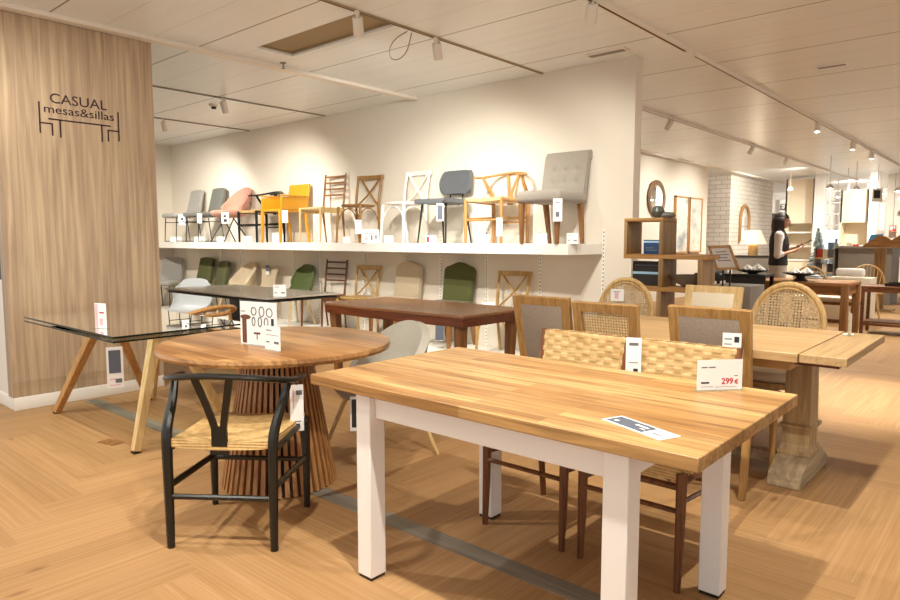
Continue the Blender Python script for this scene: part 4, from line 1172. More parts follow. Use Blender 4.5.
# things on the mirror wall
def oval_mirror(cx_, z, a, b_, y, lab, nm='wall_mirror'):
    t = thing(nm, lab, 'mirror', (cx_, y, z))
    Mx = frameM((0, -.03, 0), (1, 0, 0), (0, 0, 1))
    n = 40
    obj('frame', MB().tube([(a*math.cos(2*PI*k/n), b_*math.sin(2*PI*k/n), 0) for k in range(n)], .06, 8, closed=True, M=Mx, up=(0, 0, 1), flat=(.5, 1)), M['frame_dark'], t)
    obj('glass', MB().lathe([(0, -.004), (1, -.004), (1, .004), (0, .004)], 40, Mx @ Matrix.Diagonal((a-.03, b_-.03, 1, 1))), M['mirror'], t)
M['frame_dark'] = wood('carved_frame', '8a6a48', '5e4630', 2, 30, .5)
oval_mirror(13.33, 2.155, .37, .33, 6.018, 'round wooden framed mirror on the wall above the shelving unit')
for i, (x0, x1, lab, sd_) in enumerate(((14.28, 15.02, 'left', 3), (15.08, 15.82, 'right', 8))):
    t = thing('framed_picture', 'tall framed abstract painting in pale greys and blues, %s one of the pair' % lab, 'picture', ((x0+x1)/2, 6.0, 1.64), 0, 'pair of pale paintings')
    w_ = x1-x0
    f = MB()
    for a, b_ in (((-w_/2, -.63), (-w_/2+.03, .63)), ((w_/2-.03, -.63), (w_/2, .63)), ((-w_/2, .6), (w_/2, .63)), ((-w_/2, -.63), (w_/2, -.6))): f.box2((a[0], -.04, a[1]), (b_[0], .018, b_[1]))
    obj('frame', f, M['oak'], t)
    m, nt, bs = newmat('abstract_paint'); tc = N(nt, 'ShaderNodeTexCoord'); mp = N(nt, 'ShaderNodeMapping'); mp.inputs['Location'].default_value = (sd_, 0, sd_*2); mp.inputs['Scale'].default_value = (1.5, 1, 2.4)
    nn = N(nt, 'ShaderNodeTexNoise'); nn.inputs['Scale'].default_value = 1.2; nn.inputs['Detail'].default_value = 3
    nt.links.new(tc.outputs['Object'], mp.inputs[0]); nt.links.new(mp.outputs[0], nn.inputs['Vector'])
    nt.links.new(ramp(nt, nn.outputs[0], [(.32, lin('8d9699')), (.45, lin('c9c6be')), (.6, lin('e4dccf')), (.7, lin('c9a98a'))]), bs.inputs['Base Color'])
    obj('canvas', MB().box((0, -.01, 0), (w_-.06, .02, 1.2)), m, t)
am = thing('arched_mirror', 'arched gilt mirror hanging on the white brick wall', 'mirror', (19.2, 6.1, 1.25))
arch = [(-.36, 0), (.36, 0)]+[(.36*math.cos(PI*k/16), .58+.40*math.sin(PI*k/16)) for k in range(17)]
Mx = frameM((0, -.03, 0), (1, 0, 0), (0, 0, 1))
obj('frame', MB().tube([(x, z, 0) for x, z in arch], .045, 8, closed=True, M=Mx, up=(0, 0, 1)), M['frame_oak'], am)
obj('glass', MB().prism([(x*.93, .02+z*.96) for x, z in arch], .01, Mx), M['mirror'], am)
bs = boxed('crate', (7.7, 5.55, 0), (.6, .5, .75), 'unit_v', 'wooden cabinet seen low behind the oak shelving unit', 'cabinet')
# sideboard with table lamp
sb = thing('sideboard', 'grey sideboard below the arched mirror carrying a table lamp', 'sideboard', (16.7, 4.95, 0))
obj('cabinet_body', MB().box2((-.22, -.50, .06), (.22, .50, .90), .004), M['grey_paint'], sb); obj('cabinet_top', MB().box2((-.25, -.53, .90), (.25, .53, .93), .004), M['charcoal'], sb)
obj('plinth', MB().box2((-.2, -.47, 0), (.2, .47, .06)), M['charcoal'], sb)
for s in (-1, 1):
    d_ = obj('door', MB().box2((-.232, s*.25-.235, .09), (-.221, s*.25+.235, .87)), M['grey_paint'], sb); obj('knob', MB().lathe([(0, 0), (.014, .004), (.014, .016), (0, .018)], 10, Matrix.Translation((-.233, s*.05, .5)) @ Matrix.Rotation(-PI/2, 4, 'Y')), M['black_metal'], d_)
lp = thing('table_lamp', 'table lamp with pleated cream shade and pale wood cylinder base', 'lamp', (16.62, 5.04, .931))
obj('lamp_base', MB().lathe([(0, 0), (.105, 0), (.11, .01), (.11, .22), (.085, .26), (.02, .275), (.012, .33), (0, .33)], 24), M['oak_light'], lp)
n = 40; vs = []
for z, r_ in ((.27, .30), (.60, .15)):
    for k in range(n*2): vs.append((r_*(1+.02*(k % 2))*math.cos(PI*k/n), r_*(1+.02*(k % 2))*math.sin(PI*k/n), z))
obj('lamp_shade', MB().add(vs, [(k, (k+1) % (2*n), 2*n+(k+1) % (2*n), 2*n+k) for k in range(2*n)]), plain('lamp_shade', 'f6e7c8', .8, emit=.25), lp, smooth=0)
bl_ = bpy.data.lights.new('bulb', 'POINT'); bl_.energy = 14; bl_.color = (1, .8, .55); bl_.shadow_soft_size = .05
o = bpy.data.objects.new('lamp_bulb', bl_); C.objects.link(o); o.location = (16.62, 5.04, 1.66)

# dark console with a bowl, plinths
dc = thing('console_table', 'black console table carrying a dark bowl of white napkins', 'table', (9.0, 2.76, 0), R(0))
obj('tabletop', MB().box((0, 0, .855), (.42, .50, .03), .004), M['black'], dc); obj('front_panel', MB().box((-.18, 0, .45), (.02, .46, .78)), M['charcoal'], dc)
for sx in (-1, 1):
    for sy in (-1, 1): obj('leg', MB().box((sx*.17+.02, sy*.22, .42), (.04, .04, .84)), M['black'], dc)
def nap(cx_, cy_, cz_, r_, seed):
    rg = random.Random(seed)
    def f(u, v):
        q = 2*PI*v; rr = r_*u*(1+.18*math.sin(5*q+seed)+.1*math.sin(9*q))
        return (cx_+rr*math.cos(q), cy_+rr*math.sin(q), cz_+r_*.9*(1-u)**1.0+.02*math.sin(7*q+seed)*u)
    return MB().surf(f, 8, 40, .006)
M['linen'] = plain('white_linen', 'e9e4dc', .8)
bw = thing('bowl', 'wide dark bowl on the black console table', 'bowl', (9.0, 2.72, .871))
obj('bowl_body', MB().lathe([(0, 0), (.06, 0), (.07, .01), (.17, .035), (.20, .05), (.195, .056), (.16, .045), (0, .015)], 30), M['charcoal'], bw)
for k, (dx, dy, r_) in enumerate(((-.06, .05, .075), (.02, -.05, .085), (.05, .06, .06))):
    tagobj('napkin', nap(9.0+dx, 2.72+dy, .925, r_, k), M['linen'], 'crumpled white napkin in the bowl on the black console, %s' % ('nearest', 'largest', 'rear')[k], 'napkin', 'white napkins in the bowls')
bk_ = thing('bench', 'low black upholstered bench left of the black console table', 'bench', (9.0, 3.22, 0))
obj('seat', MB().box((0, 0, .82), (.5, .36, .10), .03, 3), M['charcoal'], bk_)
for sx in (-1, 1):
    for sy in (-1, 1): obj('leg', MB().box((sx*.2, sy*.14, .385), (.035, .035, .77)), M['black'], bk_)
tagobj('cushion', MB().box((9.0, 3.20, .93), (.16, .30, .12), .05, 4), M['linen'], 'white cushion lying on the black bench', 'cushion')
pl = thing('display_plinth', 'grey display plinth behind the cream framed chair', 'plinth', (7.50, 2.42, 0))
obj('plinth_body', MB().box((0, 0, .41), (.48, .42, .82), .004), M['grey_paint'], pl)

# brown dining table with things on it, person behind
bt = thing('dining_table', 'sturdy brown dining table in front of the person in the vest', 'table', (9.92, 2.28, 0))
M['bt'] = wood('bt_wood', 'ab7540', '84562c', 1, 34, .4)
obj('tabletop', MB().box((0, 0, .74), (.80, 1.10, .04), .004), M['bt'], bt)
for sx in (-1, 1): obj('apron', MB().box((sx*.35, 0, .66), (.025, .92, .12)), M['bt'], bt)
for sy in (-1, 1): obj('apron', MB().box((0, sy*.50, .66), (.62, .025, .12)), M['bt'], bt)
for sx in (-1, 1):
    for sy in (-1, 1): obj('leg', MB().box((sx*.355, sy*.505, .36), (.085, .085, .72), .004), M['brown'], bt)
fb = thing('pedestal_bowl', 'dark footed bowl holding white linen on the brown table', 'bowl', (9.75, 2.34, .761))
obj('bowl_body', MB().lathe([(0, 0), (.09, 0), (.085, .015), (.05, .035), (.06, .06), (.17, .085), (.22, .105), (.215, .112), (.16, .10), (0, .075)], 30), M['charcoal'], fb)
for k, (dx, dy, r_) in enumerate(((-.05, .05, .08), (.04, -.06, .09))):
    tagobj('napkin', nap(9.75+dx, 2.34+dy, .862, r_, k+5), M['linen'], 'white linen in the footed bowl on the brown table, %s of two' % ('left', 'right')[k], 'napkin', 'white napkins in the bowls')
bn = thing('bench', 'wooden bench with pale cushion beside the brown table', 'bench', (10.62, 2.20, 0))
obj('seat', MB().box((0, 0, .42), (.32, .8, .04)), M['brown'], bn); obj('cushion', MB().box((0, 0, .475), (.32, .76, .07), .02), M['cream_f'], bn)
for sy in (-1, 1): obj('leg', MB().box((0, sy*.36, .20), (.26, .05, .40)), M['brown'], bn)
obj('stretcher', MB().box((0, 0, .16), (.03, .7, .05)), M['brown'], bn)
def spindle(x, y, deg, lab, cush=None):
    t = thing('spindle_chair', lab, 'chair', (x, y, 0), R(deg), 'pale spindle back chairs')
    loop = [(-.22-.05*math.sin(PI*k/20), -.26*math.cos(PI*k/20), .46+.42*math.sin(PI*k/20)**.7) for k in range(21)]
    obj('back_hoop', MB().tube(loop, .016, 8), M['rattan'], t)
    for k in range(1, 10):
        q = math.acos(1-2*k/10); tp = (-.22-.05*math.sin(q), -.26*math.cos(q), .46+.42*math.sin(q)**.7)
        obj('spindle', MB().tube([(-.20, -.2*math.cos(q), .44), tp], .007, 6), M['rattan'], t)
    obj('seat', MB().lathe([(0, .42), (.22, .42), (.235, .435), (.225, .455), (0, .45)], 26), M['rattan'], t)
    for s in (-1, 1):
        for e in (-1, 1): obj('leg', MB().tube([(s*.21, e*.20, 0), (s*.14, e*.14, .42)], [.012, .019], 8), M['rattan'], t)
    if cush: obj('cushion', MB().box((-.12, 0, .62), (.12, .38, .28), .05, 4), cush, t)
m, nt, bs_ = newmat('striped_cushion'); tc = N(nt, 'ShaderNodeTexCoord'); wv_ = N(nt, 'ShaderNodeTexWave'); wv_.inputs['Scale'].default_value = 9; wv_.bands_direction = 'Z'
nt.links.new(tc.outputs['Object'], wv_.inputs['Vector']); nt.links.new(ramp(nt, wv_.outputs[0], [(.3, lin('8f9aa6')), (.6, lin('dcd8d0'))]), bs_.inputs['Base Color'])
spindle(11.5, 2.68, 180, 'pale spindle back chair with striped cushion behind the brown table', m)
tagobj('cushion', MB().box((11.9, 2.15, .80), (.14, .40, .13), .05, 4), M['linen'], 'white cushion beside the striped one behind the brown table', 'cushion')
cbx = thing('blanket_chest', 'pale chest under the white cushion behind the brown table', 'chest', (12.02, 2.15, 0)); obj('chest_body', MB().box((0, 0, .36), (.5, .6, .72), .01), M['cream_f'], cbx)
spindle(12.75, 2.06, 190, 'pale spindle back chair at the right, left of the zigzag board')

rk = thing('side_table', 'reddish brown open frame side table at the right edge with a black tray', 'table', (10.95, 1.32, 0), R(0))
M['rk'] = wood('rk_wood', '8a5530', '633a1e', 1, 34, .4)
obj('tabletop', MB().box((0, 0, .655), (.5, .95, .03), .004), M['rk'], rk)
for sx in (-1, 1):
    for sy in (-1, 1): obj('leg', MB().box((sx*.225, sy*.45, .32), (.04, .04, .64)), M['rk'], rk)
for sx in (-1, 1):
    obj('rail', MB().box((sx*.225, 0, .61), (.03, .86, .05)), M['rk'], rk); obj('stretcher', MB().box((sx*.225, 0, .14), (.03, .86, .035)), M['rk'], rk)
obj('lower_shelf', MB().box((0, 0, .17), (.42, .86, .02)), M['rk'], rk)
tr_ = thing('tray', 'long black tray on the reddish side table at the right', 'tray', (10.95, 1.22, .671))
obj('tray_base', MB().box((0, 0, .008), (.34, .62, .016), .004), M['black'], tr_)
for s in (-1, 1): obj('tray_rim', MB().box((s*.165, 0, .028), (.012, .62, .03)), M['black'], tr_)
hb = thing('handbag', 'rounded black bag hanging at the right edge of the side table', 'bag', (10.66, 1.03, 0))
obj('bag_body', MB().lathe([(0, .20), (.06, .205), (.14, .26), (.155, .34), (.12, .46), (.07, .54), (.04, .57), (0, .57)], 24, Matrix.Diagonal((.5, 1, 1, 1))), M['black'], hb)
obj('strap', MB().tube([(0, -.03, .56), (.0, 0, .63), (0, .03, .56)], .008, 6), M['black'], hb)

zz = thing('display_board', 'brown zigzag-topped wooden display board on a post at the right', 'board', (14.5, 2.1, 0))
poly = [(-.40, 1.165), (.60, 1.165), (.60, 1.43), (.40, 1.43), (.28, 1.43), (.10, 1.30), (.02, 1.36), (-.10, 1.395), (-.34, 1.20)]
obj('board_panel', MB().prism([(-y_, z_) for y_, z_ in [( .35, 1.165), (-.60, 1.165), (-.60, 1.47), (-.28, 1.43), (-.11, 1.295), (-.03, 1.36), (.09, 1.395), (.33, 1.20)]], .06, frameM((0, 0, 0), (0, -1, 0), (0, 0, 1))), M['unit'], zz)
obj('post', MB().box((0, .05, .58), (.10, .17, 1.16)), M['unit_v'], zz)
obj('foot', MB().box((0, .05, .015), (.5, .5, .03)), M['unit_v'], zz)
for k, z_ in enumerate((1.08, .84)):
    tagobj('ceramic_dish', MB().lathe([(0, 0), (.08, .01), (.20, .05), (.195, .06), (.07, .025), (0, .02)], 20, Matrix.Translation((15.35, 1.68, z_))), plain('terracotta', 'c98f74', .5), 'pinkish dish on a rack right of the wooden post, %s' % ('upper', 'lower')[k], 'dish')
rkk = thing('display_rack', 'small grey rack right of the wooden post', 'rack', (15.4, 1.66, 0))
for z_ in (.82, 1.06): obj('rack_shelf', MB().box((0, 0, z_), (.4, .46, .03)), M['grey_paint'], rkk)
for sy in (-1, 1): obj('rack_side', MB().box((.15, sy*.22, .54), (.06, .02, 1.05)), M['grey_paint'], rkk)

# counter and goods
ct = thing('sales_counter', 'grey counter in the far department behind the spindle chair', 'counter', (16.2, 2.55, 0))
obj('counter_body', MB().box2((-.5, -.42, 0), (.5, .52, 1.13)), M['grey_paint'], ct); obj('counter_top', MB().box2((-.55, -.47, 1.13), (.55, .57, 1.165)), M['grey_paint'], ct)
tagobj('shopping_bag', MB().prism([(-.16, 0), (.20, 0), (.12, .26), (-.08, .24)], .16, frameM((15.9, 2.46, 1.166), (.15, -1, 0), (0, 0, 1))), M['blue'], 'bright blue bag lying on the grey counter', 'bag')
sr = thing('display_rack', 'low rack of small boxes at the left end of the grey counter', 'rack', (15.9, 3.32, 0))
for z_ in (.3, .62, .92): obj('rack_shelf', MB().box((0, 0, z_), (.5, .34, .025)), M['oak_light'], sr)
for sy in (-1, 1): obj('rack_side', MB().box((0, sy*.18, .56), (.5, .02, 1.12)), M['grey_paint'], sr)
rg = random.Random(5)
cols = ['c8402f', 'd9cbb2', '55606a', 'e8e2d8', '3a3a3c', 'c9a24a']
bxm = [plain('carton_%d' % i, c_, .6) for i, c_ in enumerate(cols)]
nmz = ('lowest', 'middle', 'top'); nmc = ('red', 'tan', 'slate', 'white', 'black', 'ochre')
q = 0
for zi, z_ in enumerate((.3125, .6325, .9325)):
    for k in range(3):
        ci = (q*5+zi) % 6; q += 1
        tagobj('carton', MB().box((15.78, 3.21+.11*k, z_+.085), (.14, .09, .17)), bxm[ci], 'small %s box on the %s shelf of the low rack by the counter, place %s' % (nmc[ci], nmz[zi], ('near', 'middle', 'far')[k]), 'box', 'boxes on the low rack')
# far cream cabinets and pillars
def cabinet(x, y0, y1, z1, lab, cat='cabinet', mat='cream', shelves=(), back=.5):
    t = thing('display_cabinet', lab, cat, (x, (y0+y1)/2, 0)); w_ = y1-y0
    obj('cabinet_back', MB().box2((back-.03, -w_/2, 0), (back, w_/2, z1)), M[mat], t)
    for s in (-1, 1): obj('cabinet_side', MB().box2((0, s*(w_/2-.02)-.02, 0), (back, s*(w_/2-.02)+.02, z1)), M[mat], t)
    z0 = shelves[-1] if shelves else 0
    obj('cabinet_head', MB().box2((0, -w_/2, max(1.75, z0)), (back-.03, w_/2, z1)), M[mat], t)
    obj('cabinet_base', MB().box2((0, -w_/2, 0), (back-.03, w_/2, shelves[0] if shelves else .4)), M[mat], t)
    for z_ in shelves: obj('shelf', MB().box2((-.03, -w_/2, z_-.02), (back-.03, w_/2, z_+.02)), M['shelf'], t)
    return t
M['cream'] = plain('cream_panel', 'e9d8bd', .6)
cabinet(20, 4.54, 5.26, 2.95, 'tall cream display cabinet with lit shelves behind the person', shelves=(.75, 1.12, 1.5))
cabinet(20, 3.27, 3.92, 2.6, 'cream wall cabinet in the far department right of the display trees', shelves=(.8, 1.15))
def pillar(x, y0, y1, mat, lab): 
    t = thing('pillar', lab, 'pillar', (x, (y0+y1)/2, 0)); w_ = y1-y0
    obj('pillar_shaft', MB().box2((0, -w_/2, 0), (.3, w_/2, CEIL)), M[mat], t); obj('pillar_base', MB().box2((-.015, -w_/2-.015, 0), (.315, w_/2+.015, .1)), M['grey_paint'], t)
pillar(19.8, 4.27, 4.51, 'white', 'slim white pillar beside the tall cream cabinet')
pillar(19.8, 3.06, 3.25, 'white', 'slim white pillar right of the cream wall cabinet')
pillar(21.0, 2.3, 3.04, 'wall', 'broad beige pillar carrying the red exit sign')
M['exit_red'] = plain('exit_red', 'd0302a', .5, emit=.5)
ex = thing('exit_sign', 'small red exit sign hanging in the far department', 'sign', (20.7, 2.83, 1.60))
obj('sign_body', MB().box((0, 0, 0), (.03, .15, .15), .004), M['exit_red'], ex)
obj('pictogram', MB().box((-.016, .03, .0), (.002, .05, .10)).box((-.016, -.035, .02), (.002, .03, .06)), M['white'], ex)
obj('hanger', MB().tube([(0, 0, .075), (0, 0, CEIL-1.60)], .005, 6), M['grey_paint'], ex)
sp_ = thing('hanging_monitor', 'small white framed black screen hanging from the ceiling at far right', 'screen', (18, 2.80, 2.32), 0)
obj('monitor_body', MB().box((0, 0, 0), (.06, .20, .30), .01), M['white'], sp_); obj('screen', MB().box((-.031, 0, .02), (.002, .13, .18)), M['charcoal'], sp_); obj('hanger', MB().tube([(0, 0, .15), (0, 0, CEIL-2.32)], .01, 6), M['white'], sp_)
# shop sign above a dark opening
fs_ = thing('shop_sign', 'white shop fascia with black letters ELA left of the tall cream cabinet', 'sign', (24, 6.3, 2.2))
obj('fascia', MB().box2((0, -.75, .0), (.06, .75, .42)), M['white'], fs_)
obj('lettering', text_mb('ELA', .26, frameM((-.003, .18, .10), (0, -1, 0), (0, 0, 1)), .003), M['print_dark'], fs_, smooth=0)
dk = thing('display_screen', 'dark grey panel under the ELA shop sign', 'screen', (24.05, 6.3, 1.2)); obj('screen', MB().box2((0, -.55, 0), (.05, .55, .98)), plain('slate_panel', '6c6a66', .5), dk); obj('stand', MB().box2((0, -.1, -1.2), (.05, .1, 0)), M['grey_paint'], dk)
# glazed shop front with small decorated trees
wf = thing('window_display', 'glazed white shopfront with grey bars between pillar and cream cabinet', 'shopfront', (23.5, 4.9, 0))
for k in range(5): obj('mullion', MB().box((0, -1.0+.5*k, 1.5), (.05, .035, 3.0)), M['grey_paint'], wf)
for z_ in (1.75, 2.1, 2.45, 2.8): obj('glazing_bar', MB().box((0, 0, z_), (.04, 2.0, .03)), M['grey_paint'], wf)
obj('stall_riser', MB().box((0, 0, .8), (.06, 2.0, 1.6)), plain('soft_blue', 'a9c4da', .6), wf)
M['fir'] = plain('frosted_fir', 'a3b0b2', .9, noise=30)
for k, (x, y, s_, lab) in enumerate(((17.2, 3.80, .95, 'leftmost'), (18.6, 4.05, .9, 'middle'), (17.0, 3.38, .8, 'rightmost'))):
    t = thing('artificial_tree', 'small frosted display tree in the far department, %s of three' % lab, 'tree', (x, y, 0), 0, 'frosted display trees')
    obj('trunk', MB().tube([(0, 0, 0), (0, 0, 1.3*s_)], .025, 8), M['brown'], t)
    f = MB(); r3 = random.Random(k)
    for i in range(170):
        h_ = r3.random()**.8; z_ = (.5+1.15*h_)*s_; rr = .30*s_*(1.05-h_); q = r3.random()*2*PI
        f.bar((0, 0, z_), (rr*math.cos(q), rr*math.sin(q), z_-.10*s_*r3.random()), .05*s_, .05*s_, (0, 0, 1), .015, .015)
    obj('branches', f, M['fir'], t)
bx_ = thing('display_table', 'white display table with small wares before the cream wall cabinet', 'table', (18.6, 3.45, 0))
obj('tabletop', MB().box((0, 0, .95), (.6, .9, .05)), M['white'], bx_)
for sx in (-1, 1):
    for sy in (-1, 1): obj('leg', MB().box((sx*.27, sy*.42, .46), (.05, .05, .92)), M['white'], bx_)
for k in range(6):
    tagobj('carton', MB().box((18.45, 3.12+.13*k, .976+.09+.02*(k % 3)), (.12, .11, .18+.04*(k % 3))), bxm[(k*5+1) % 6] if k % 2 else M['cream'], '%s carton on the white display table, %s from the right' % ((nmc[(k*5+1) % 6] if k % 2 else 'cream'), ('first', 'second', 'third', 'fourth', 'fifth', 'sixth')[k]), 'box', 'cartons on the white display table')
# pendant bulbs in the far department
for k, (x, y, z_) in enumerate(((15.5, 3.25, 2.35), (17, 3.05, 2.4), (18.5, 3.5, 2.45), (20, 2.6, 2.3), (21.5, 4.3, 2.5), (16.5, 2.2, 2.3), (19, 4.9, 2.6), (22.5, 3.4, 2.6))):
    t = thing('pendant_lamp', 'small glowing pendant bulb in the far department, %s by nearness' % ('nearest', 'third', 'fourth', 'sixth', 'seventh', 'second', 'fifth', 'farthest')[k], 'lamp', (x, y, z_), 0, 'far pendant lamps')
    obj('cord', MB().tube([(0, 0, .08), (0, 0, CEIL-z_)], .008, 6), M['white'], t)
    obj('lamp_shade', MB().lathe([(.02, .09), (.06, .06), (.08, .0), (.075, 0), (.05, .05), (0, .07)], 16), M['white'], t)
    obj('bulb', MB().lathe([(0, -.02), (.035, 0), (.045, .025), (.02, .055), (0, .06)], 14), M['lamp_emit'], t)

# ================================================================== PERSON
def limb(mb, pts, rs, n=14):
    """tapered limb with rounded ends and joints"""
    mb.tube(pts, rs, n)
    for p, r_ in zip(pts, rs):
        mb.lathe([(0, -1), (.5, -.866), (.866, -.5), (1, 0), (.866, .5), (.5, .866), (0, 1)], n, Matrix.Translation(p) @ Matrix.Diagonal((r_, r_, r_, 1)))
    return mb
def loft(mb, rows, n=24):
    """closed trunk through ellipses (x, y, z, rx, ry)"""
    vs = [(x+a*math.cos(2*PI*k/n), y+c*math.sin(2*PI*k/n), z) for x, y, z, a, c in rows for k in range(n)]
    fs = [(i*n+k, i*n+(k+1) % n, (i+1)*n+(k+1) % n, (i+1)*n+k) for i in range(len(rows)-1) for k in range(n)]
    fs += [tuple(range(n))[::-1], tuple((len(rows)-1)*n+k for k in range(n))]
    return mb.add(vs, fs)
def fuse(o, voxel=.007, it=6):
    rm = o.modifiers.new('remesh', 'REMESH'); rm.mode = 'VOXEL'; rm.voxel_size = voxel; rm.use_smooth_shade = True
    sm = o.modifiers.new('smooth', 'SMOOTH'); sm.iterations = it; sm.factor = .5
    return o
# local frame: x = the way the person faces, y = left
pr = thing('person', 'person in black vest and white sleeves holding a dark tablet by the brown table', 'person', (10.62, 2.86, 0), R(-72))
SH = {1: (-.01, .180, 1.375), -1: (-.01, -.180, 1.375)}; EL = {1: (-.03, .215, 1.09), -1: (-.02, -.215, 1.08)}; WR = {1: (.215, .125, 1.185), -1: (.22, -.10, 1.155)}
TRUNK = [(0, 0, .80, .10, .14), (0, 0, .90, .115, .165), (0, 0, 1.0, .105, .145), (0, 0, 1.1, .10, .135), (.005, 0, 1.22, .118, .155), (.0, 0, 1.33, .108, .17), (-.005, 0, 1.40, .085, .16), (-.005, 0, 1.44, .06, .085), (0, 0, 1.47, .05, .055)]
body = MB()
loft(body, TRUNK)
limb(body, [(-.005, 0, 1.42), (.012, 0, 1.54)], [.052, .048])
for s in (-1, 1):
    limb(body, [(0, s*.085, .86), (.01, s*.095, .48), (-.015, s*.10, .09)], [.085, .055, .038]); limb(body, [(-.02, s*.10, .045), (.11, s*.11, .03)], [.038, .028])
    limb(body, [SH[s], EL[s], WR[s]], [.048, .038, .024])
def head(u, v):
    th_ = PI*u; ph = 2*PI*v
    x, y, z = math.sin(th_)*math.cos(ph), math.sin(th_)*math.sin(ph), math.cos(th_)
    X_, Y_, Z_ = x*.094, y*.073, z*.112
    if z < 0: X_ = X_*(1-.10*z*z)+.012*(-z); Y_ *= 1-.28*z*z
    fr_ = max(0, x)**4
    def g(a, b_, s): return math.exp(-((y-a)**2+(z-b_)**2)/s)
    X_ += fr_*(.026*g(0, -.12, .018)+.010*g(0, .05, .03)-.010*(g(.33, .08, .02)+g(-.33, .08, .02))+.008*g(0, -.50, .02)-.004*g(0, -.40, .006)+.010*g(0, -.82, .05))
    return (X_+.035, Y_, Z_+1.575)
nu_, nv_ = 36, 48
body.add([head(i/nu_, j/nv_) for i in range(nu_+1) for j in range(nv_)], [(i*nv_+j, i*nv_+(j+1) % nv_, (i+1)*nv_+(j+1) % nv_, (i+1)*nv_+j) for i in range(nu_) for j in range(nv_)])
for s in (-1, 1): body.lathe([(0, -.008), (.022, -.006), (.03, .002), (.02, .008), (0, .006)], 12, Matrix.Translation((.025, s*.074, 1.57)) @ Matrix.Rotation(s*PI/2, 4, 'X') @ Matrix.Diagonal((.7, 1, 1, 1)))
def hand(w, d, side):
    """palm with five fingers curled round a thing held; w wrist, d forward dir"""
    W_ = Vector(w); D_ = Vector(d).normalized(); S_ = Vector((0, side, 0)); S_ = (S_-S_.dot(D_)*D_).normalized(); U_ = D_.cross(S_)
    if U_.z < 0: U_ = -U_
    nd = [(tuple(W_), (.017, .024)), (tuple(W_+D_*.05), (.014, .036)), (tuple(W_+D_*.085), (.012, .036))]
    h_ = MB()
    for q_ in (-.026, -.009, .009, .026): limb(h_, [W_+S_*q_*.6, W_+D_*.045+S_*q_, W_+D_*.085+S_*q_], [.013, .0125, .0105], 10)
    for k, (off, L_) in enumerate(((-.027, .058), (-.009, .068), (.009, .064), (.027, .05))):
        b_ = W_+D_*.075+S_*off
        p1 = b_+D_*L_*.5+U_*.004; p2 = p1+D_*L_*.35+U_*.016; p3 = p2+D_*L_*.15+U_*.022
        h_.tube([b_, p1, p2, p3], [.0095, .009, .008, .006], 8)
    b_ = W_+D_*.03-S_*side*0+S_*(-.03)
    h_.tube([b_, b_+D_*.03+S_*-.014+U_*.012, b_+D_*.055+S_*-.012+U_*.028], [.012, .010, .007], 8)
    return h_
hl = hand(WR[1], (.85, -.25, .45), 1); hr = hand(WR[-1], (.85, .15, .45), -1)
for h_ in (hl, hr): body.add(h_.v, h_.f)
ob = obj('body', body, M['skin'], pr, smooth=80)
fuse(ob, .0048, 3)
for s in (-1, 1): obj('eye', MB().lathe([(0, -.009), (.007, -.006), (.009, 0), (.007, .006), (0, .009)], 10, Matrix.Translation((.113, s*.026, 1.583))), M['white'], pr)
obj('mouth', MB().box((.126, 0, 1.517), (.006, .036, .007), .002), plain('lips', '9a5a50', .5), pr)
# hair: bob to the neck
def hairf(u, v):
    q = (v-.5)*2*R(108)+PI
    k = abs(v-.5)*2
    z = 1.702-.27*u; r_ = math.sin(min(1, u*2.0+.05)*PI/2)*(1-.10*max(0, u-.75)/.25)
    low = 1.40+.0*k
    return (.02+r_*(.112+.012*u)*math.cos(q), r_*(.090+.012*u)*math.sin(q), max(z, low))
hm = MB().surf(hairf, 16, 36, .022)
hm.lathe([(0, .128), (.05, .122), (.09, .085), (.098, .05)], 24, Matrix.Translation((.022, 0, 1.578)) @ Matrix.Diagonal((1.02, .86, 1, 1)))
hm.surf(lambda u, v: (.112+.014*math.sin(PI*v)-.045*u, (v-.5)*.15*(1-.2*u), 1.622+.065*u), 5, 10, .014)
obj('hair', hm, M['hair'], pr, smooth=70)
gl = MB()
for s in (-1, 1):
    gl.tube([(.132, s*.032+.022*math.cos(2*PI*k/14), 1.582+.017*math.sin(2*PI*k/14)) for k in range(14)], .0025, 5, closed=True)
    gl.tube([(.132, s*.054, 1.586), (.03, s*.08, 1.588)], .0025, 5)
gl.tube([(.134, -.010, 1.584), (.134, .010, 1.584)], .0025, 5)
obj('glasses', gl, M['black'], pr)
sl = MB(); loft(sl, [(x, y, z, p+.008, q+.008) for x, y, z, p, q in TRUNK[3:8]])
for s in (-1, 1):
    mid = tuple(EL[s][i]+(WR[s][i]-EL[s][i])*.22 for i in range(3))
    limb(sl, [SH[s], EL[s], mid], [.062, .052, .043])
fuse(obj('shirt', sl, M['shirt'], pr, smooth=80), .009)
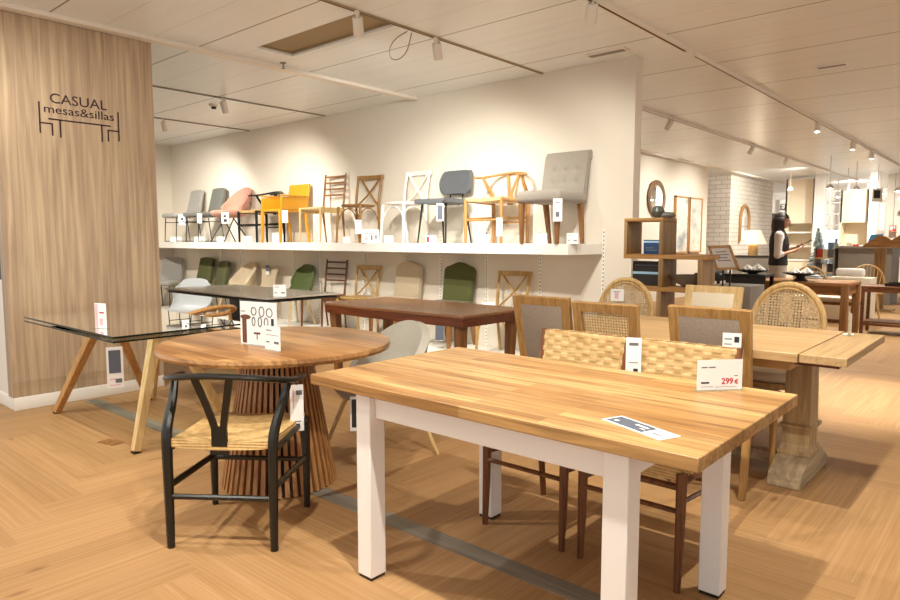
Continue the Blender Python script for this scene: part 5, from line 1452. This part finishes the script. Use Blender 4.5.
vt = MB(); loft(vt, [(0, 0, .93, .135, .182), (0, 0, 1.0, .128, .170), (0, 0, 1.1, .122, .158), (.005, 0, 1.22, .137, .172), (0, 0, 1.33, .126, .172), (-.005, 0, 1.40, .102, .158), (-.005, 0, 1.445, .078, .10), (0, 0, 1.475, .066, .070)])
fuse(obj('vest', vt, M['vest'], pr, smooth=80), .009)
ts_ = MB(); loft(ts_, [(0, 0, .74, .11, .16), (0, 0, .82, .125, .178), (0, 0, .90, .126, .178), (0, 0, .96, .118, .162)])
for s in (-1, 1): limb(ts_, [(0, s*.088, .80), (.01, s*.097, .46), (-.015, s*.10, .10)], [.10, .078, .066])
fuse(obj('trousers', ts_, M['trouser'], pr, smooth=80), .010)
for s in (-1, 1): obj('shoe', MB().box((.045, s*.105, .035), (.26, .09, .07), .03, 3), M['black'], pr)
tb = thing('tablet', 'dark tablet held by the person in the black vest', 'tablet', (10.62, 2.86, 0), R(-72))
Mt = frameM((.345, .015, 1.255), (.85, 0, .45), (0, 1, 0))
obj('tablet_body', MB().box((0, 0, 0), (.21, .15, .010), .003, M=Mt), M['black'], tb); obj('screen', MB().box((0, 0, .0054), (.19, .13, .001), M=Mt), M['charcoal'], tb)

# ------------------------------------------------------------------ camera and view
F = 665.0
cam = bpy.data.cameras.new('camera'); cam.sensor_width = 36; cam.lens = F/900*36; cam.clip_end = 100
co = bpy.data.objects.new('camera', cam); C.objects.link(co)
az = R(41.3); th = math.atan(60.5/F)
co.location = (0, 0, 1.31)
d = Vector((math.cos(az)*math.cos(th), math.sin(az)*math.cos(th), -math.sin(th)))
co.rotation_euler = d.to_track_quat('-Z', 'Y').to_euler()
sc = bpy.context.scene; sc.camera = co
w = bpy.data.worlds.new('world'); sc.world = w; w.use_nodes = True
w.node_tree.nodes['Background'].inputs[0].default_value = (.99, 1, .96, 1)
w.node_tree.nodes['Background'].inputs[1].default_value = .92
sc.view_settings.view_transform = 'Standard'; sc.view_settings.look = 'None'
sc.view_settings.exposure = 0.27; sc.view_settings.gamma = 1
